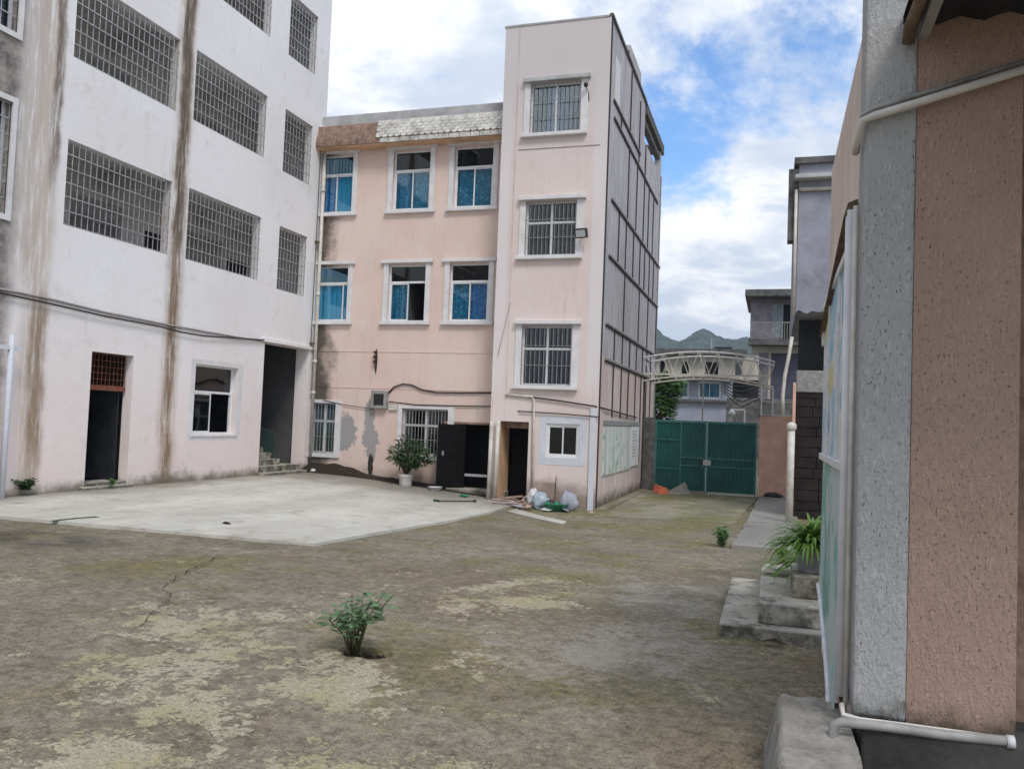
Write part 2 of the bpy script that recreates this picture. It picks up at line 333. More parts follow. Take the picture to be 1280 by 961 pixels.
# ------------------------------------------------------------------ mesh helpers
class Fr:
    """a vertical face: u along it, v up, n outwards"""
    def __init__(s, O, U, N): s.O = Vector(O); s.U = Vector(U); s.N = Vector(N); s.V = Vector((0, 0, 1))
    def p(s, u, v, n=0.): return s.O + s.U*u + s.V*v + s.N*n
class MB:
    def __init__(s): s.v = []; s.f = []
    def add(s, vs_, fs):
        o = len(s.v); s.v += [Vector(q) for q in vs_]; s.f += [tuple(i+o for i in q) for q in fs]; return s
    def quad(s, a, b, c, d): return s.add((a, b, c, d), ((0, 1, 2, 3),))
    def hexa(s, c): return s.add(c, ((0, 3, 2, 1), (4, 5, 6, 7), (0, 1, 5, 4), (1, 2, 6, 5), (2, 3, 7, 6), (3, 0, 4, 7)))
    def box(s, x0, x1, y0, y1, z0, z1):
        return s.hexa([(x0, y0, z0), (x1, y0, z0), (x1, y1, z0), (x0, y1, z0), (x0, y0, z1), (x1, y0, z1), (x1, y1, z1), (x0, y1, z1)])
    def fb(s, F, u0, u1, v0, v1, n0, n1):
        c = [F.p(u0, v0, n0), F.p(u1, v0, n0), F.p(u1, v0, n1), F.p(u0, v0, n1), F.p(u0, v1, n0), F.p(u1, v1, n0), F.p(u1, v1, n1), F.p(u0, v1, n1)]
        return s.hexa(c)
    def bar(s, a, b, w, h=None, upv=(0, 0, 1)):
        a = Vector(a); b = Vector(b); h = h or w; d = (b-a).normalized(); uv = Vector(upv)
        if abs(d.dot(uv)) > .95: uv = Vector((1, 0, 0))
        sx = d.cross(uv).normalized(); sy = sx.cross(d)
        c = []
        for q in (a, b):
            for i, j in ((-1, -1), (1, -1), (1, 1), (-1, 1)): c.append(q + sx*(i*w/2) + sy*(j*h/2))
        return s.add(c, ((0, 1, 2, 3), (4, 7, 6, 5), (0, 4, 5, 1), (1, 5, 6, 2), (2, 6, 7, 3), (3, 7, 4, 0)))
    def tube(s, pts, r, seg=8, cap=True):
        pts = [Vector(q) for q in pts]; n = len(pts); rs = r if isinstance(r, (list, tuple)) else [r]*n
        o = len(s.v); ref = None
        for i, q in enumerate(pts):
            d = (pts[min(i+1, n-1)] - pts[max(i-1, 0)]).normalized()
            if ref is None: ref = d.orthogonal().normalized()
            ref = (ref - d*ref.dot(d)).normalized(); bi = d.cross(ref)
            for k in range(seg):
                a = 2*math.pi*k/seg; s.v.append(q + (ref*math.cos(a) + bi*math.sin(a))*rs[i])
        for i in range(n-1):
            for k in range(seg):
                k2 = (k+1) % seg; s.f.append((o+i*seg+k, o+i*seg+k2, o+(i+1)*seg+k2, o+(i+1)*seg+k))
        if cap:
            s.f.append(tuple(o+k for k in range(seg))[::-1]); s.f.append(tuple(o+(n-1)*seg+k for k in range(seg)))
        return s
    def lathe(s, c, prof, seg=24, jit=0.):
        c = Vector(c); o = len(s.v)
        for r, z in prof:
            for k in range(seg):
                a = 2*math.pi*k/seg; rr = r*(1+random.uniform(-jit, jit)); s.v.append(c + Vector((rr*math.cos(a), rr*math.sin(a), z)))
        for i in range(len(prof)-1):
            for k in range(seg):
                k2 = (k+1) % seg; s.f.append((o+i*seg+k, o+i*seg+k2, o+(i+1)*seg+k2, o+(i+1)*seg+k))
        s.f.append(tuple(o+k for k in range(seg))[::-1]); s.f.append(tuple(o+(len(prof)-1)*seg+k for k in range(seg)))
        return s
    def wall(s, F, u0, u1, v0, v1, ops, depth=.24):
        us = sorted({u0, u1, *[o[0] for o in ops], *[o[1] for o in ops]}); vs_ = sorted({v0, v1, *[o[2] for o in ops], *[o[3] for o in ops]})
        us = [q for q in us if u0 <= q <= u1]; vs_ = [q for q in vs_ if v0 <= q <= v1]
        for a, b in zip(us, us[1:]):
            for c, d in zip(vs_, vs_[1:]):
                mu, mv = (a+b)/2, (c+d)/2
                if any(o[0] < mu < o[1] and o[2] < mv < o[3] for o in ops): continue
                s.quad(F.p(a, c), F.p(b, c), F.p(b, d), F.p(a, d))
        for o in ops:
            a, b, c, d = o[:4]; D = -(o[4] if len(o) > 4 else depth)
            s.quad(F.p(a, c), F.p(a, d), F.p(a, d, D), F.p(a, c, D)); s.quad(F.p(b, c), F.p(b, c, D), F.p(b, d, D), F.p(b, d))
            s.quad(F.p(a, d), F.p(b, d), F.p(b, d, D), F.p(a, d, D)); s.quad(F.p(a, c), F.p(a, c, D), F.p(b, c, D), F.p(b, c))
        return s
    def build(s, name, mat, parent=None, smooth=False, bevel=0., origin=None):
        me = bpy.data.meshes.new(name)
        if parent is not None:
            org = Vector(parent.get('_o', (0, 0, 0)))
        elif origin is not None: org = Vector(origin)
        else:
            n = len(s.v); org = Vector((sum(q.x for q in s.v)/n, sum(q.y for q in s.v)/n, min(q.z for q in s.v)))
        me.from_pydata([q-org for q in s.v], [], s.f); me.update()
        if isinstance(mat, str): mat = M[mat]
        me.materials.append(mat)
        if smooth: me.polygons.foreach_set('use_smooth', [True]*len(me.polygons))
        o = bpy.data.objects.new(name, me); col.objects.link(o)
        if parent is not None: o.parent = parent; o['_o'] = tuple(org)
        else: o.location = org; o['_o'] = tuple(org)
        if bevel:
            b = o.modifiers.new('bevel', 'BEVEL'); b.width = bevel; b.segments = 2; b.limit_method = 'ANGLE'
        return o
def tag(o, label, cat, group=None, kind=None):
    if label: o['label'] = label
    if cat: o['category'] = cat
    if group: o['group'] = group
    if kind: o['kind'] = kind
    return o
def thing(name, label, cat, loc, group=None):
    o = bpy.data.objects.new(name, None); col.objects.link(o); o.location = loc; o['_o'] = tuple(loc); o.empty_display_size = .2
    return tag(o, label, cat, group)
def one(name, mb, mat, label, cat, group=None, **k): return tag(mb.build(name, mat, **k), label, cat, group)
def struct(name, mb, mat, **k): return tag(mb.build(name, mat, **k), None, None, kind='structure')

# ------------------------------------------------------------------ planes of the place
XA = -13.42                 # left building, faces +x
YB = 22.1                   # pink wing, faces -y
YT = 21.2; XS = XS_ = -4.345  # stair tower front (faces -y) and side (faces +x)
YG = 29.0                   # gate line
XC, YC = .42, 4.6           # right-hand wall: side faces -x, end faces -y
FA = Fr((XA, 0, 0), (0, 1, 0), (1, 0, 0)); FB = Fr((0, YB, 0), (1, 0, 0), (0, -1, 0)); FT = Fr((0, YT, 0), (1, 0, 0), (0, -1, 0))
FS = Fr((XS, 0, 0), (0, 1, 0), (1, 0, 0)); FG = Fr((0, YG, 0), (1, 0, 0), (0, -1, 0)); FC = Fr((XC, 0, 0), (0, 1, 0), (-1, 0, 0)); FE = Fr((0, YC, 0), (1, 0, 0), (0, -1, 0))
def A_(x, y): p = at_x(x, y, XA); return p.y, p.z
def B_(x, y): p = at_y(x, y, YB); return p.x, p.z
def T_(x, y): p = at_y(x, y, YT); return p.x, p.z
def S_(x, y): p = at_x(x, y, XS); return p.y, p.z
def G_(x, y): p = at_y(x, y, YG); return p.x, p.z
def C_(x, y): p = at_x(x, y, XC); return p.y, p.z
def E_(x, y): p = at_y(x, y, YC); return p.x, p.z

PATCH = [(431, 540, .42, .62), (462, 520, .20, .5), (463, 548, .30, .45), (464, 562, .16, .5)]
DARKP = [(463, 582, .10, .38), (470, 440+12, .05, .4)]

M = {}
M['wall_left'] = mat_wall_left(); M['B'] = mat_B(); M['tower'] = mat_tower(); M['side'] = mat_tower_side(); M['ground'] = mat_ground()
M['slab'] = mat_slab('pale_concrete'); M['apron'] = mat_slab('mossy_concrete', (.34, .315, .24), (.20, .185, .13), .8, (.13, .12, .08), False)
M['pave'] = mat_slab('grey_pavement', (.34, .32, .295), (.24, .225, .205), .12, (.12, .11, .10), False)
def mat_step():
    s = G('step_concrete')
    c = s.mix(s.ss(s.noise(2.2, 8, .7), .3, .7), (.34, .315, .26), (.50, .47, .395))
    c = s.mix(s.m('MULTIPLY', s.ss(s.noise(4.5, 9, .75, off=(3, 1, 7)), .50, .62), .8), c, (.085, .078, .062))
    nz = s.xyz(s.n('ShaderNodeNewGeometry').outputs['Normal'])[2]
    c = s.mix(s.m('MULTIPLY', s.ss(s.noise(3, 8, .75, off=(8, 8, 8)), .35, .6), s.m('MULTIPLY', s.ss(nz, .5, .2), .9)), c, (.085, .075, .055))   # blotchy darker tone on the upright risers
    c = s.mix(s.m('MULTIPLY', s.ss(s.noise(50, 5, .75), .55, .7), .4), c, (.12, .11, .09))
    return s.done(c, .92, s.bump(s.m('ADD', s.noise(12, 9, .75), s.noise(55, 5, .7)), .35, .01), 0, .15)
M['step'] = mat_step()
def mat_lump():
    s = G('rough_cast_concrete'); x, y, z = s.xyz()
    c = s.mix(s.ss(s.noise(3, 9, .75), .35, .65), (.30, .28, .245), (.50, .47, .42))
    c = s.mix(s.m('MULTIPLY', s.ss(s.noise(2.1, 8, .7, off=(4, 2, 1)), .5, .66), .7), c, (.21, .19, .155))
    c = s.mix(s.m('MULTIPLY', s.ss(s.m('ADD', y, s.m('MULTIPLY', s.noise(6, 5, .6), .5)), 5.25, 5.6), .75), c, (.66, .64, .60))
    c = s.mix(s.m('MULTIPLY', s.ss(s.noise(45, 6, .75), .55, .7), .5), c, (.09, .08, .07))
    return s.done(c, .95, s.bump(s.m('ADD', s.noise(14, 10, .75), s.noise(60, 5, .7)), .8, .03), 0, .15)
M['lump'] = mat_lump()
M['trim'] = simple('white_trim_paint', (.72, .70, .695), .8, .10, 4, grime=(.60, .57, .555))
M['bluegrey'] = simple('bluegrey_paint', (.62, .635, .68), .8, .08, 3, grime=(.54, .55, .58))
M['white_frame'] = simple('white_window_frame', (.74, .75, .76), .45, .12, 8, spec=.5)
M['grille'] = simple('galvanised_bar', (.48, .48, .48), .5, .25, 10, metal=.5, spec=.5)
M['dark_grille'] = simple('dull_steel_bar', (.30, .29, .285), .6, .3, 10, metal=.2, spec=.5, grime=(.2, .13, .09))
M['white_bar'] = simple('white_painted_bar', (.68, .68, .69), .5, .2, 8, spec=.5)
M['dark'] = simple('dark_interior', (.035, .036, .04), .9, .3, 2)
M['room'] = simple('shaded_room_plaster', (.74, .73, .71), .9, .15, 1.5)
M['room_dim'] = simple('dimmed_room_plaster', (.10, .098, .097), .9, .25, 1.5)  # darker copy of the room plaster, indoor shade put into its colour
M['roomgreen'] = simple('green_dado_paint', (.035, .06, .055), .7, .2, 2)
M['black_door'] = simple('dark_metal_door', (.007, .0065, .007), .8, .4, 5, spec=.12)
M['door_dark'] = simple('dark_wood_door', (.022, .025, .032), .7, .4, 3, spec=.25)
M['rust'] = simple('rusty_red_bar', (.20, .07, .04), .8, .4, 8)
M['pvc'] = simple('cream_pvc', (.62, .58, .52), .5, .18, 4, spec=.4, grime=(.42, .36, .30))
M['pvc_grey'] = simple('grey_pvc', (.34, .33, .31), .55, .25, 5, grime=(.16, .15, .13))
M['cable'] = simple('black_cable', (.03, .028, .028), .7, .2, 4)
M['cable_pale'] = simple('grey_cable', (.36, .32, .31), .7, .2, 4)
M['glass'] = mat_glass('window_glass'); M['glass_dark'] = mat_glass('shaded_glass', (.28, .36, .38), .065); M['glass_blue'] = mat_glass('blue_glass', (.62, .88, .95), .10)
M['cur_teal'] = mat_curtain('teal_print_curtain', (.03, .20, .29), (.12, .42, .46), 10, .32)
M['cur_blue'] = mat_curtain('blue_print_curtain', (.03, .17, .38), (.10, .36, .56), 8, .3)
M['cur_cyan'] = mat_curtain('plain_cyan_film', (.09, .42, .55), (.12, .48, .60), 1.4, .3)
M['cur_dark'] = mat_curtain('dark_floral_curtain', (.05, .26, .37), (.015, .08, .13), 11, .3)
M['cur_grey'] = mat_curtain('pale_grey_curtain', (.22, .25, .27), (.30, .32, .33), 3, .3)
M['cur_yellow'] = mat_curtain('ochre_curtain', (.30, .24, .05), (.22, .20, .08), 4, .3)
M['tile'] = simple('pale_roof_tile', (.62, .60, .55), .7, .3, 5, grime=(.32, .29, .25))
M['bare'] = simple('bare_brown_render', (.30, .20, .15), .95, .4, 6, bstr=.5, grime=(.09, .075, .06))
M['parapet'] = simple('grey_parapet_render', (.46, .46, .465), .9, .2, 2, grime=(.28, .27, .26))
M['orange'] = simple('orange_soffit_paint', (.66, .42, .25), .9, .2, 2, grime=(.52, .32, .19))
M['batten'] = simple('dark_tarred_joint', (.055, .05, .05), .9, .4, 7)
M['batten_l'] = simple('grey_cement_fillet', (.30, .285, .28), .9, .3, 7)
M['concrete_dark'] = simple('blackened_concrete', (.13, .125, .12), .95, .45, 4, bstr=.4, grime=(.04, .04, .04))
M['greyblue'] = simple('bluegrey_render', (.33, .335, .39), .92, .2, 1.4, bstr=.3, grime=(.20, .20, .23))
M['stone_dark'] = simple('shaded_brown_stone', (.026, .020, .018), .95, .4, 3, bstr=.6)  # brown stone with the deep shade of the gap put into its colour
M['gate'] = simple('green_gate_paint', (.014, .112, .098), .42, .25, 1.6, spec=.5, bstr=.08, grime=(.012, .075, .07))
M['gate_rail'] = simple('green_gate_rail', (.035, .16, .145), .45, .2, 4, spec=.5)
M['pinkpil'] = simple('salmon_plaster', (.72, .44, .33), .9, .2, 1.6, bstr=.3, grime=(.56, .34, .26))
M['pil_white'] = mat_stipple('grey_stipple_plaster', (.50, .495, .48), (.57, .56, .545)); M['pil_pink'] = mat_stipple('salmon_stipple_plaster', (.48, .33, .26), (.54, .37, .295))
M['pil_pale'] = simple('pale_pink_side_plaster', (.68, .55, .48), .9, .15, 2, bstr=.4, grime=(.55, .43, .37))
M['plinth'] = simple('black_mould_concrete', (.055, .055, .05), .95, .5, 3, bstr=.6, grime=(.15, .14, .12))
M['sheet'] = simple('dark_roof_sheet', (.03, .033, .04), .6, .3, 3)
M['timber'] = simple('grey_rafter_timber', (.36, .35, .34), .85, .25, 3)
M['rust_pipe'] = simple('brown_rusted_pipe', (.16, .11, .07), .8, .45, 9)
M['pot_grey'] = simple('grey_clay_pot', (.30, .31, .30), .8, .25, 6); M['pot_white'] = simple('pale_ceramic_pot', (.62, .58, .55), .5, .2, 6, grime=(.35, .3, .27))
M['soil'] = simple('dark_soil', (.035, .026, .018), 1, .5, 14, bstr=.8)
M['stem'] = simple('brown_stem', (.13, .10, .06), .9, .3, 20); M['stem_g'] = simple('green_stem', (.10, .11, .045), .8, .3, 20)
M['leaf_dark'] = mat_leaf('dark_green_leaf', (.028, .062, .020), (.055, .105, .035)); M['leaf_mid'] = mat_leaf('grey_green_leaf', (.10, .18, .075), (.19, .30, .15))
M['leaf_fern'] = mat_leaf('bright_fern_leaf', (.11, .22, .035), (.19, .33, .065)); M['leaf_weed'] = mat_leaf('weed_leaf', (.08, .18, .045), (.14, .27, .075))
M['flower'] = simple('red_flower', (.45, .06, .06), .7, .2, 9)
M['litter'] = simple('dry_leaf', (.22, .17, .115), .9, .5, 3, grime=(.42, .39, .34))
M['black_plastic'] = simple('black_plastic', (.02, .02, .022), .4, .2, 5, spec=.5)
M['lens'] = simple('lamp_lens', (.55, .56, .57), .15, .1, 5, spec=.6)

# ------------------------------------------------------------------ ground
PC = at_z(446, 812, 0)        # where the small shrub breaks through
def axis(parts):
    r = []
    for a, b, st in parts:
        n = max(1, int(round((b-a)/st))); r += [a+(b-a)*i/n for i in range(n)]
    return r + [parts[-1][1]]
gxs = axis([(-1500, -200, 260), (-200, -30, 34), (-30, -14, 4), (-14, PC.x-.4, .3), (PC.x-.4, PC.x+.5, .016), (PC.x+.5, 4, .3), (4, 30, 5), (30, 200, 34), (200, 1500, 260)])
gys = axis([(-1500, -200, 260), (-200, -20, 36), (-20, 2, 2), (2, PC.y-.3, .3), (PC.y-.3, PC.y+.3, .016), (PC.y+.3, 32, .3), (32, 60, 4), (60, 300, 48), (300, 2600, 460)])
def hole(x, y):
    dx, dy = (x-PC.x-.06)/.21, (y-PC.y)/.12
    d = math.hypot(dx, dy) + .35*(mnoise.noise(Vector((x*7, y*7, 1))))
    return -.10*sst(d, 1.0, .90)
mb = MB()
for yy in gys:
    for xx in gxs:
        n = .012*mnoise.noise(Vector((xx*.8, yy*.8, 0))) + .006*mnoise.noise(Vector((xx*2.7, yy*2.7, 5))) if -14 < xx < 4 and 2 < yy < 32 else 0
        mb.v.append(Vector((xx, yy, g(xx, yy)+n+hole(xx, yy)-.012)))
W = len(gxs)
for j in range(len(gys)-1):
    for i in range(W-1): mb.f.append((j*W+i, j*W+i+1, (j+1)*W+i+1, (j+1)*W+i))
ground = struct('ground', mb, 'ground', smooth=True, origin=(0, 0, 0))
tag(ground, 'worn mossy asphalt yard with pale flaked patches', None)

def crackline(pts, wd, name='crack', mat='soil', jit=.05):
    mb = MB(); P = [gp(*q) for q in pts]; Q = []
    for a, b in zip(P, P[1:]):
        k = max(2, int((b-a).length/.12))
        for i in range(k): Q.append(a.lerp(b, i/k) + Vector((random.uniform(-jit, jit), random.uniform(-jit, jit), 0)))
    Q.append(P[-1]); prev = None
    for i, q in enumerate(Q):
        d = (Q[min(i+1, len(Q)-1)]-Q[max(i-1, 0)]); d.z = 0; d.normalize(); sx = Vector((d.y, -d.x, 0))*wd*random.uniform(.4, 1)*(.3+.7*math.sin(math.pi*(i+.5)/len(Q)))
        cur = [Vector((q.x+sx.x, q.y+sx.y, 0)), Vector((q.x-sx.x, q.y-sx.y, 0))]
        for c in cur: c.z = g(c.x, c.y)+.009
        if prev: mb.quad(prev[0], prev[1], cur[1], cur[0])
        prev = cur
    return mb.build(name, mat, ground)
crackline([(172, 786), (200, 764), (212, 742), (206, 733), (222, 722), (250, 705), (290, 690), (335, 684)], .008)
crackline([(60, 815), (110, 803), (172, 786)], .005)

# slab
tip = gp(392, 682); srr = gp(640, 633); sl = gp(0, 651)
mb = MB(); NV, NU = 40, 40
def xr(y):
    if y <= srr.y: t = (y-tip.y)/(srr.y-tip.y); return tip.x+(srr.x-tip.x)*t
    t = min(1, (y-srr.y)/(20.9-srr.y)); return srr.x+(-6.95-srr.x)*t
rows = []
for j in range(NV+1):
    v = j/NV; row = []
    yl = sl.y+(YB-.02-sl.y)*v; yr = tip.y+(YB-.02-tip.y)*v
    for i in range(NU+1):
        u = i/NU; y = yl+(yr-yl)*u + (0 if v > 0 else .03*mnoise.noise(Vector((u*20, 0, 0)))); xe = xr(y) + .035*mnoise.noise(Vector((0, y*2.5, 3)))
        x = XA+.02+(xe-XA-.02)*u; row.append(len(mb.v)); mb.v.append(Vector((x, y, g(x, y)+.035)))
    rows.append(row)
for a, b in zip(rows, rows[1:]):
    for i in range(NU): mb.f.append((a[i], a[i+1], b[i+1], b[i]))
edge = rows[0] + [r_[-1] for r_ in rows[1:]]
o0 = len(mb.v)
for k in edge: mb.v.append(mb.v[k]-Vector((0, 0, .09)))
for k in range(len(edge)-1): mb.f.append((edge[k+1], edge[k], o0+k, o0+k+1))
slab = struct('concrete_slab', mb, 'slab', origin=(0, 0, 0))
def strip_on(pts, wd, dz, name, mat, parent):
    mb = MB(); prev = None; P = [gp(*q, dz) for q in pts]
    for i, q in enumerate(P):
        d = P[min(i+1, len(P)-1)]-P[max(i-1, 0)]; d.z = 0; d.normalize(); sx = Vector((d.y, -d.x, 0))*wd*random.uniform(.6, 1.2)
        cur = [q+sx, q-sx]
        for c in cur: c.z = g(c.x, c.y)+dz
        if prev: mb.quad(prev[0], prev[1], cur[1], cur[0])
        prev = cur
    return mb.build(name, mat, parent)
strip_on([(64, 651), (80, 649), (100, 647), (122, 645.5)], .07, .040, 'mossy_joint', 'leaf_dark', slab)

# pavement strip by the gate wall, apron, kerb
def sheet(name, poly, dz, th, mat, nseg=8, jit=.0):
    """closed slab from a quad of ground points (front-left, front-right, back-right, back-left)"""
    a, b, c, d = poly; mb = MB(); idx = []
    for j in range(nseg*2+1):
        v = j/(nseg*2); L_ = a.lerp(d, v); R_ = b.lerp(c, v); row = []
        for i in range(nseg+1):
            q = L_.lerp(R_, i/nseg).copy()
            if i in (0, nseg) or j in (0, nseg*2): q.x += random.uniform(-jit, jit); q.y += random.uniform(-jit, jit)
            q.z = g(q.x, q.y)+dz; row.append(len(mb.v)); mb.v.append(q)
        idx.append(row)
    for r1, r2 in zip(idx, idx[1:]):
        for i in range(nseg): mb.f.append((r1[i], r1[i+1], r2[i+1], r2[i]))
    loop = idx[0] + [r_[-1] for r_ in idx[1:]] + idx[-1][::-1][1:] + [r_[0] for r_ in idx[::-1][1:]]
    o = len(mb.v)
    for k in loop: mb.v.append(mb.v[k]-Vector((0, 0, th)))
    for k in range(len(loop)-1): mb.f.append((loop[k+1], loop[k], o+k, o+k+1))
    return struct(name, mb, mat, origin=(0, 0, 0))
sheet('gate_apron', [gp(757, 645), gp(918, 654), gp(948, 621), Vector((XS+.05, YG-.1, 0))], .004, .05, 'apron', 10, .03)
sheet('pavement', [gp(913, 684), gp(1010, 692), gp(998, 656), gp(932, 655)], .045, .09, 'pave', 8, .02)
sheet('pavement', [gp(934, 654), gp(998, 656), gp(994, 622), gp(949, 621)], .050, .09, 'pave', 8, .02)
sheet('drain_kerb', [gp(634, 640), gp(702, 656), gp(708, 653), gp(645, 637)], .03, .07, 'slab', 4, .01)
mbs = MB(); mbs.box(XS+.0, XS+.28, YT-.05, 30, -.9, -.40)
struct('wall_footing', mbs, 'apron')

# ------------------------------------------------------------------ LEFT BUILDING
bA = thing('school_building', 'four storey white plastered school building with barred corridor openings and rust stains', 'building', (XA-3, 15, 0))
FL = 3.36
opsA = [(13.57, 14.74, .10, 2.89), (16.79, 18.47, 1.16, 2.88), (19.58, 21.88, -.7, 3.70, .45)]
winA = []
for k in range(3):
    z = k*FL
    for a, b, c, d in ((12.65, 15.62, 5.31, 7.02), (16.2, 19.12, 5.33, 7.05), (20.0, 21.46, 5.24, 7.04), (8.9, 11.36, 5.18, 7.25)):
        winA.append((a, b, c+z, d+z))
opsA += winA
zTop = 16.6
MB().wall(FA, 2.0, 22.2, -.7, zTop, opsA, .24).build('wall', 'wall_left', bA)
mb = MB(); X2 = XA-7.
mb.quad((XA, 22.2, -.7), (X2, 22.2, -.7), (X2, 22.2, zTop), (XA, 22.2, zTop)); mb.quad((XA, 2, -.7), (XA, 2, zTop), (X2, 2, zTop), (X2, 2, -.7))
FX = Fr((X2, 0, 0), (0, 1, 0), (-1, 0, 0)); bops = [(y, y+1.9, 5.0+k*FL, 6.75+k*FL) for k in range(4) for y in (3.2, 6.0, 8.8, 11.6, 14.0, 16.6, 19.4)]
mb.wall(FX, 2, 22.2, -.7, zTop, bops, .2)
mb.build('outer_wall', 'wall_left', bA)
MB().box(X2-.1, XA+.06, 1.9, 22.26, zTop, zTop+.2).build('roof', 'parapet', bA)
XBk = XA-2.3
mb = MB()
for z in (4.05, 4.05+FL, 4.05+2*FL, 4.05+3*FL): mb.box(X2+.05, XA-.245, 2.02, 22.17, z, z+.16)
mb.build('corridor_floor', 'room', bA)
FK = Fr((XBk, 0, 0), (0, 1, 0), (1, 0, 0)); mb = MB(); mb.wall(FK, 2.02, 22.17, 4.0, zTop-.02, [(y, y+1.6, 5.25+k*FL, 6.75+k*FL) for k in range(4) for y in (5.2, 8.0, 11.6, 15.0, 19.0)], .12); mb.build('corridor_wall', 'room', bA)
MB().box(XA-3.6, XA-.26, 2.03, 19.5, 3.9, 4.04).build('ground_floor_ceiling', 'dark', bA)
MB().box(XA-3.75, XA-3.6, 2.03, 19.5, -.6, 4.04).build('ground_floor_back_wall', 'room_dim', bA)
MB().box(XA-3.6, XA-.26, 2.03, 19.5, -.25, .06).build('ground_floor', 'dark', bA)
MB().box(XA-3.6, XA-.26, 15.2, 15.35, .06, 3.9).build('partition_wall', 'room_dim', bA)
for k in range(3):
    z = 4.21+k*FL
    for a, b, h, mt in ((13.55, 14.5, 2.15, 'door_dark'), (17.4, 18.5, 2.15, 'door_dark'), (20.8, 21.7, 2.1, 'door_dark'), (13.22, 13.5, 1.75, 'roomgreen'), (9.7, 10.7, 2.1, 'door_dark')):
        MB().box(XBk+.002, XBk+.05, a, b, z+(0 if h > 2 else .8), z+h).build('corridor_door' if h > 2 else 'corridor_window', mt, bA)
    for yy in (15.9, 19.5):
        MB().box(XBk+.06, XA-.26, yy-.06, yy+.06, z+2.75, z+3.19).build('corridor_beam', 'room', bA)
def grille_mesh(mb, F, u0, u1, v0, v1, n, su, sv, wv=.016, wh=.022, t=.014):
    k = max(1, round((u1-u0)/su))
    for i in range(k+1): u = u0+(u1-u0)*i/k; u = min(max(u, u0+wv/2), u1-wv/2); mb.fb(F, u-wv/2, u+wv/2, v0, v1, n-t, n)
    k = max(1, round((v1-v0)/sv))
    for i in range(k+1): v = v0+(v1-v0)*i/k; v = min(max(v, v0+wh/2), v1-wh/2); mb.fb(F, u0, u1, v-wh/2, v+wh/2, n, n+t)
for a, b, c, d in winA:
    mb = MB(); grille_mesh(mb, FA, a+.01, b-.01, c+.01, d-.01, -.03, .155, .29, .015, .017); mb.build('window_grille', 'grille', bA)
    if a < 11:
        for q in ((a-.08, b+.10, c-.10, c), (a-.08, b+.10, d, d+.1), (b, b+.10, c, d)): MB().fb(FA, q[0], q[1], q[2], q[3], -.02, .04).build('window_surround', 'trim', bA)
        f = MB(); f.fb(FA, b-.06, b, c, d, -.2, -.14); f.fb(FA, (a+b)/2-.03, (a+b)/2+.03, c, d, -.2, -.14); f.fb(FA, a, b, c+.8, c+.86, -.199, -.141); f.build('window_frame', 'white_frame', bA)
        MB().fb(FA, a, b, c, d, -.175, -.17).build('pane', 'glass_dark', bA)

def sliding(parent, F, u0, u1, v0, v1, n=-.10, tr=None, cur=(None, None), glass='glass', frame='white_frame', topcur=None, opened=None, fw_=.045, split=.5):
    """white sliding window: outer frame, transom, two sashes, panes, curtains behind"""
    f = MB(); w_ = fw_; e = .001
    f.fb(F, u0, u0+w_, v0, v1, n-.05, n+.01); f.fb(F, u1-w_, u1, v0, v1, n-.05, n+.01)
    f.fb(F, u0+w_, u1-w_, v0, v0+w_, n-.049, n+.009); f.fb(F, u0+w_, u1-w_, v1-w_, v1, n-.049, n+.009)
    vt = v1-w_ if tr is None else tr
    if tr is not None: f.fb(F, u0+w_, u1-w_, vt, vt+w_*1.3, n-.048, n+.008)
    fo = f.build('window_frame', frame, parent)
    um = u0+(u1-u0)*split
    if tr is not None:
        MB().fb(F, u0+w_, u1-w_, vt+w_*1.3, v1-w_, n-.022, n-.018).build('pane', 'glass_dark', fo)
        if topcur: curtain(parent, F, u0+w_, u1-w_, vt+w_*1.3, v1-w_, n-.12, topcur)
    for i, (a, b) in enumerate(((u0+w_, um+.02), (um-.02, u1-w_))):
        nn = n-.012 if i == 0 else n-.034
        if opened == i: continue
        s_ = MB(); q = .034
        s_.fb(F, a, a+q, v0+w_, vt, nn-.012, nn+.012); s_.fb(F, b-q, b, v0+w_, vt, nn-.012, nn+.012)
        s_.fb(F, a+q, b-q, v0+w_, v0+w_+q, nn-.011, nn+.011); s_.fb(F, a+q, b-q, vt-q, vt, nn-.011, nn+.011)
        so_ = s_.build('sash', frame, parent)
        MB().fb(F, a+q, b-q, v0+w_+q, vt-q, nn-.003, nn+.001).build('pane', glass if cur[i] else 'glass_dark', so_)
        if cur[i]: curtain(parent, F, a+.01, b-.01, v0+w_, vt, n-.085, cur[i])
    return fo
def curtain(parent, F, u0, u1, v0, v1, n, mat):
    mb = MB(); K = max(8, int((u1-u0)*40)); pv = None; ph = random.uniform(0, 6)
    for i in range(K+1):
        u = u0+(u1-u0)*i/K; nn = n + .022*math.sin(u*38+ph)+.012*math.sin(u*17+ph*2)
        cur = (F.p(u, v0, nn), F.p(u, v1, nn))
        if pv: mb.quad(pv[0], cur[0], cur[1], pv[1])
        pv = cur
    return mb.build('curtain', mat, parent, smooth=True)
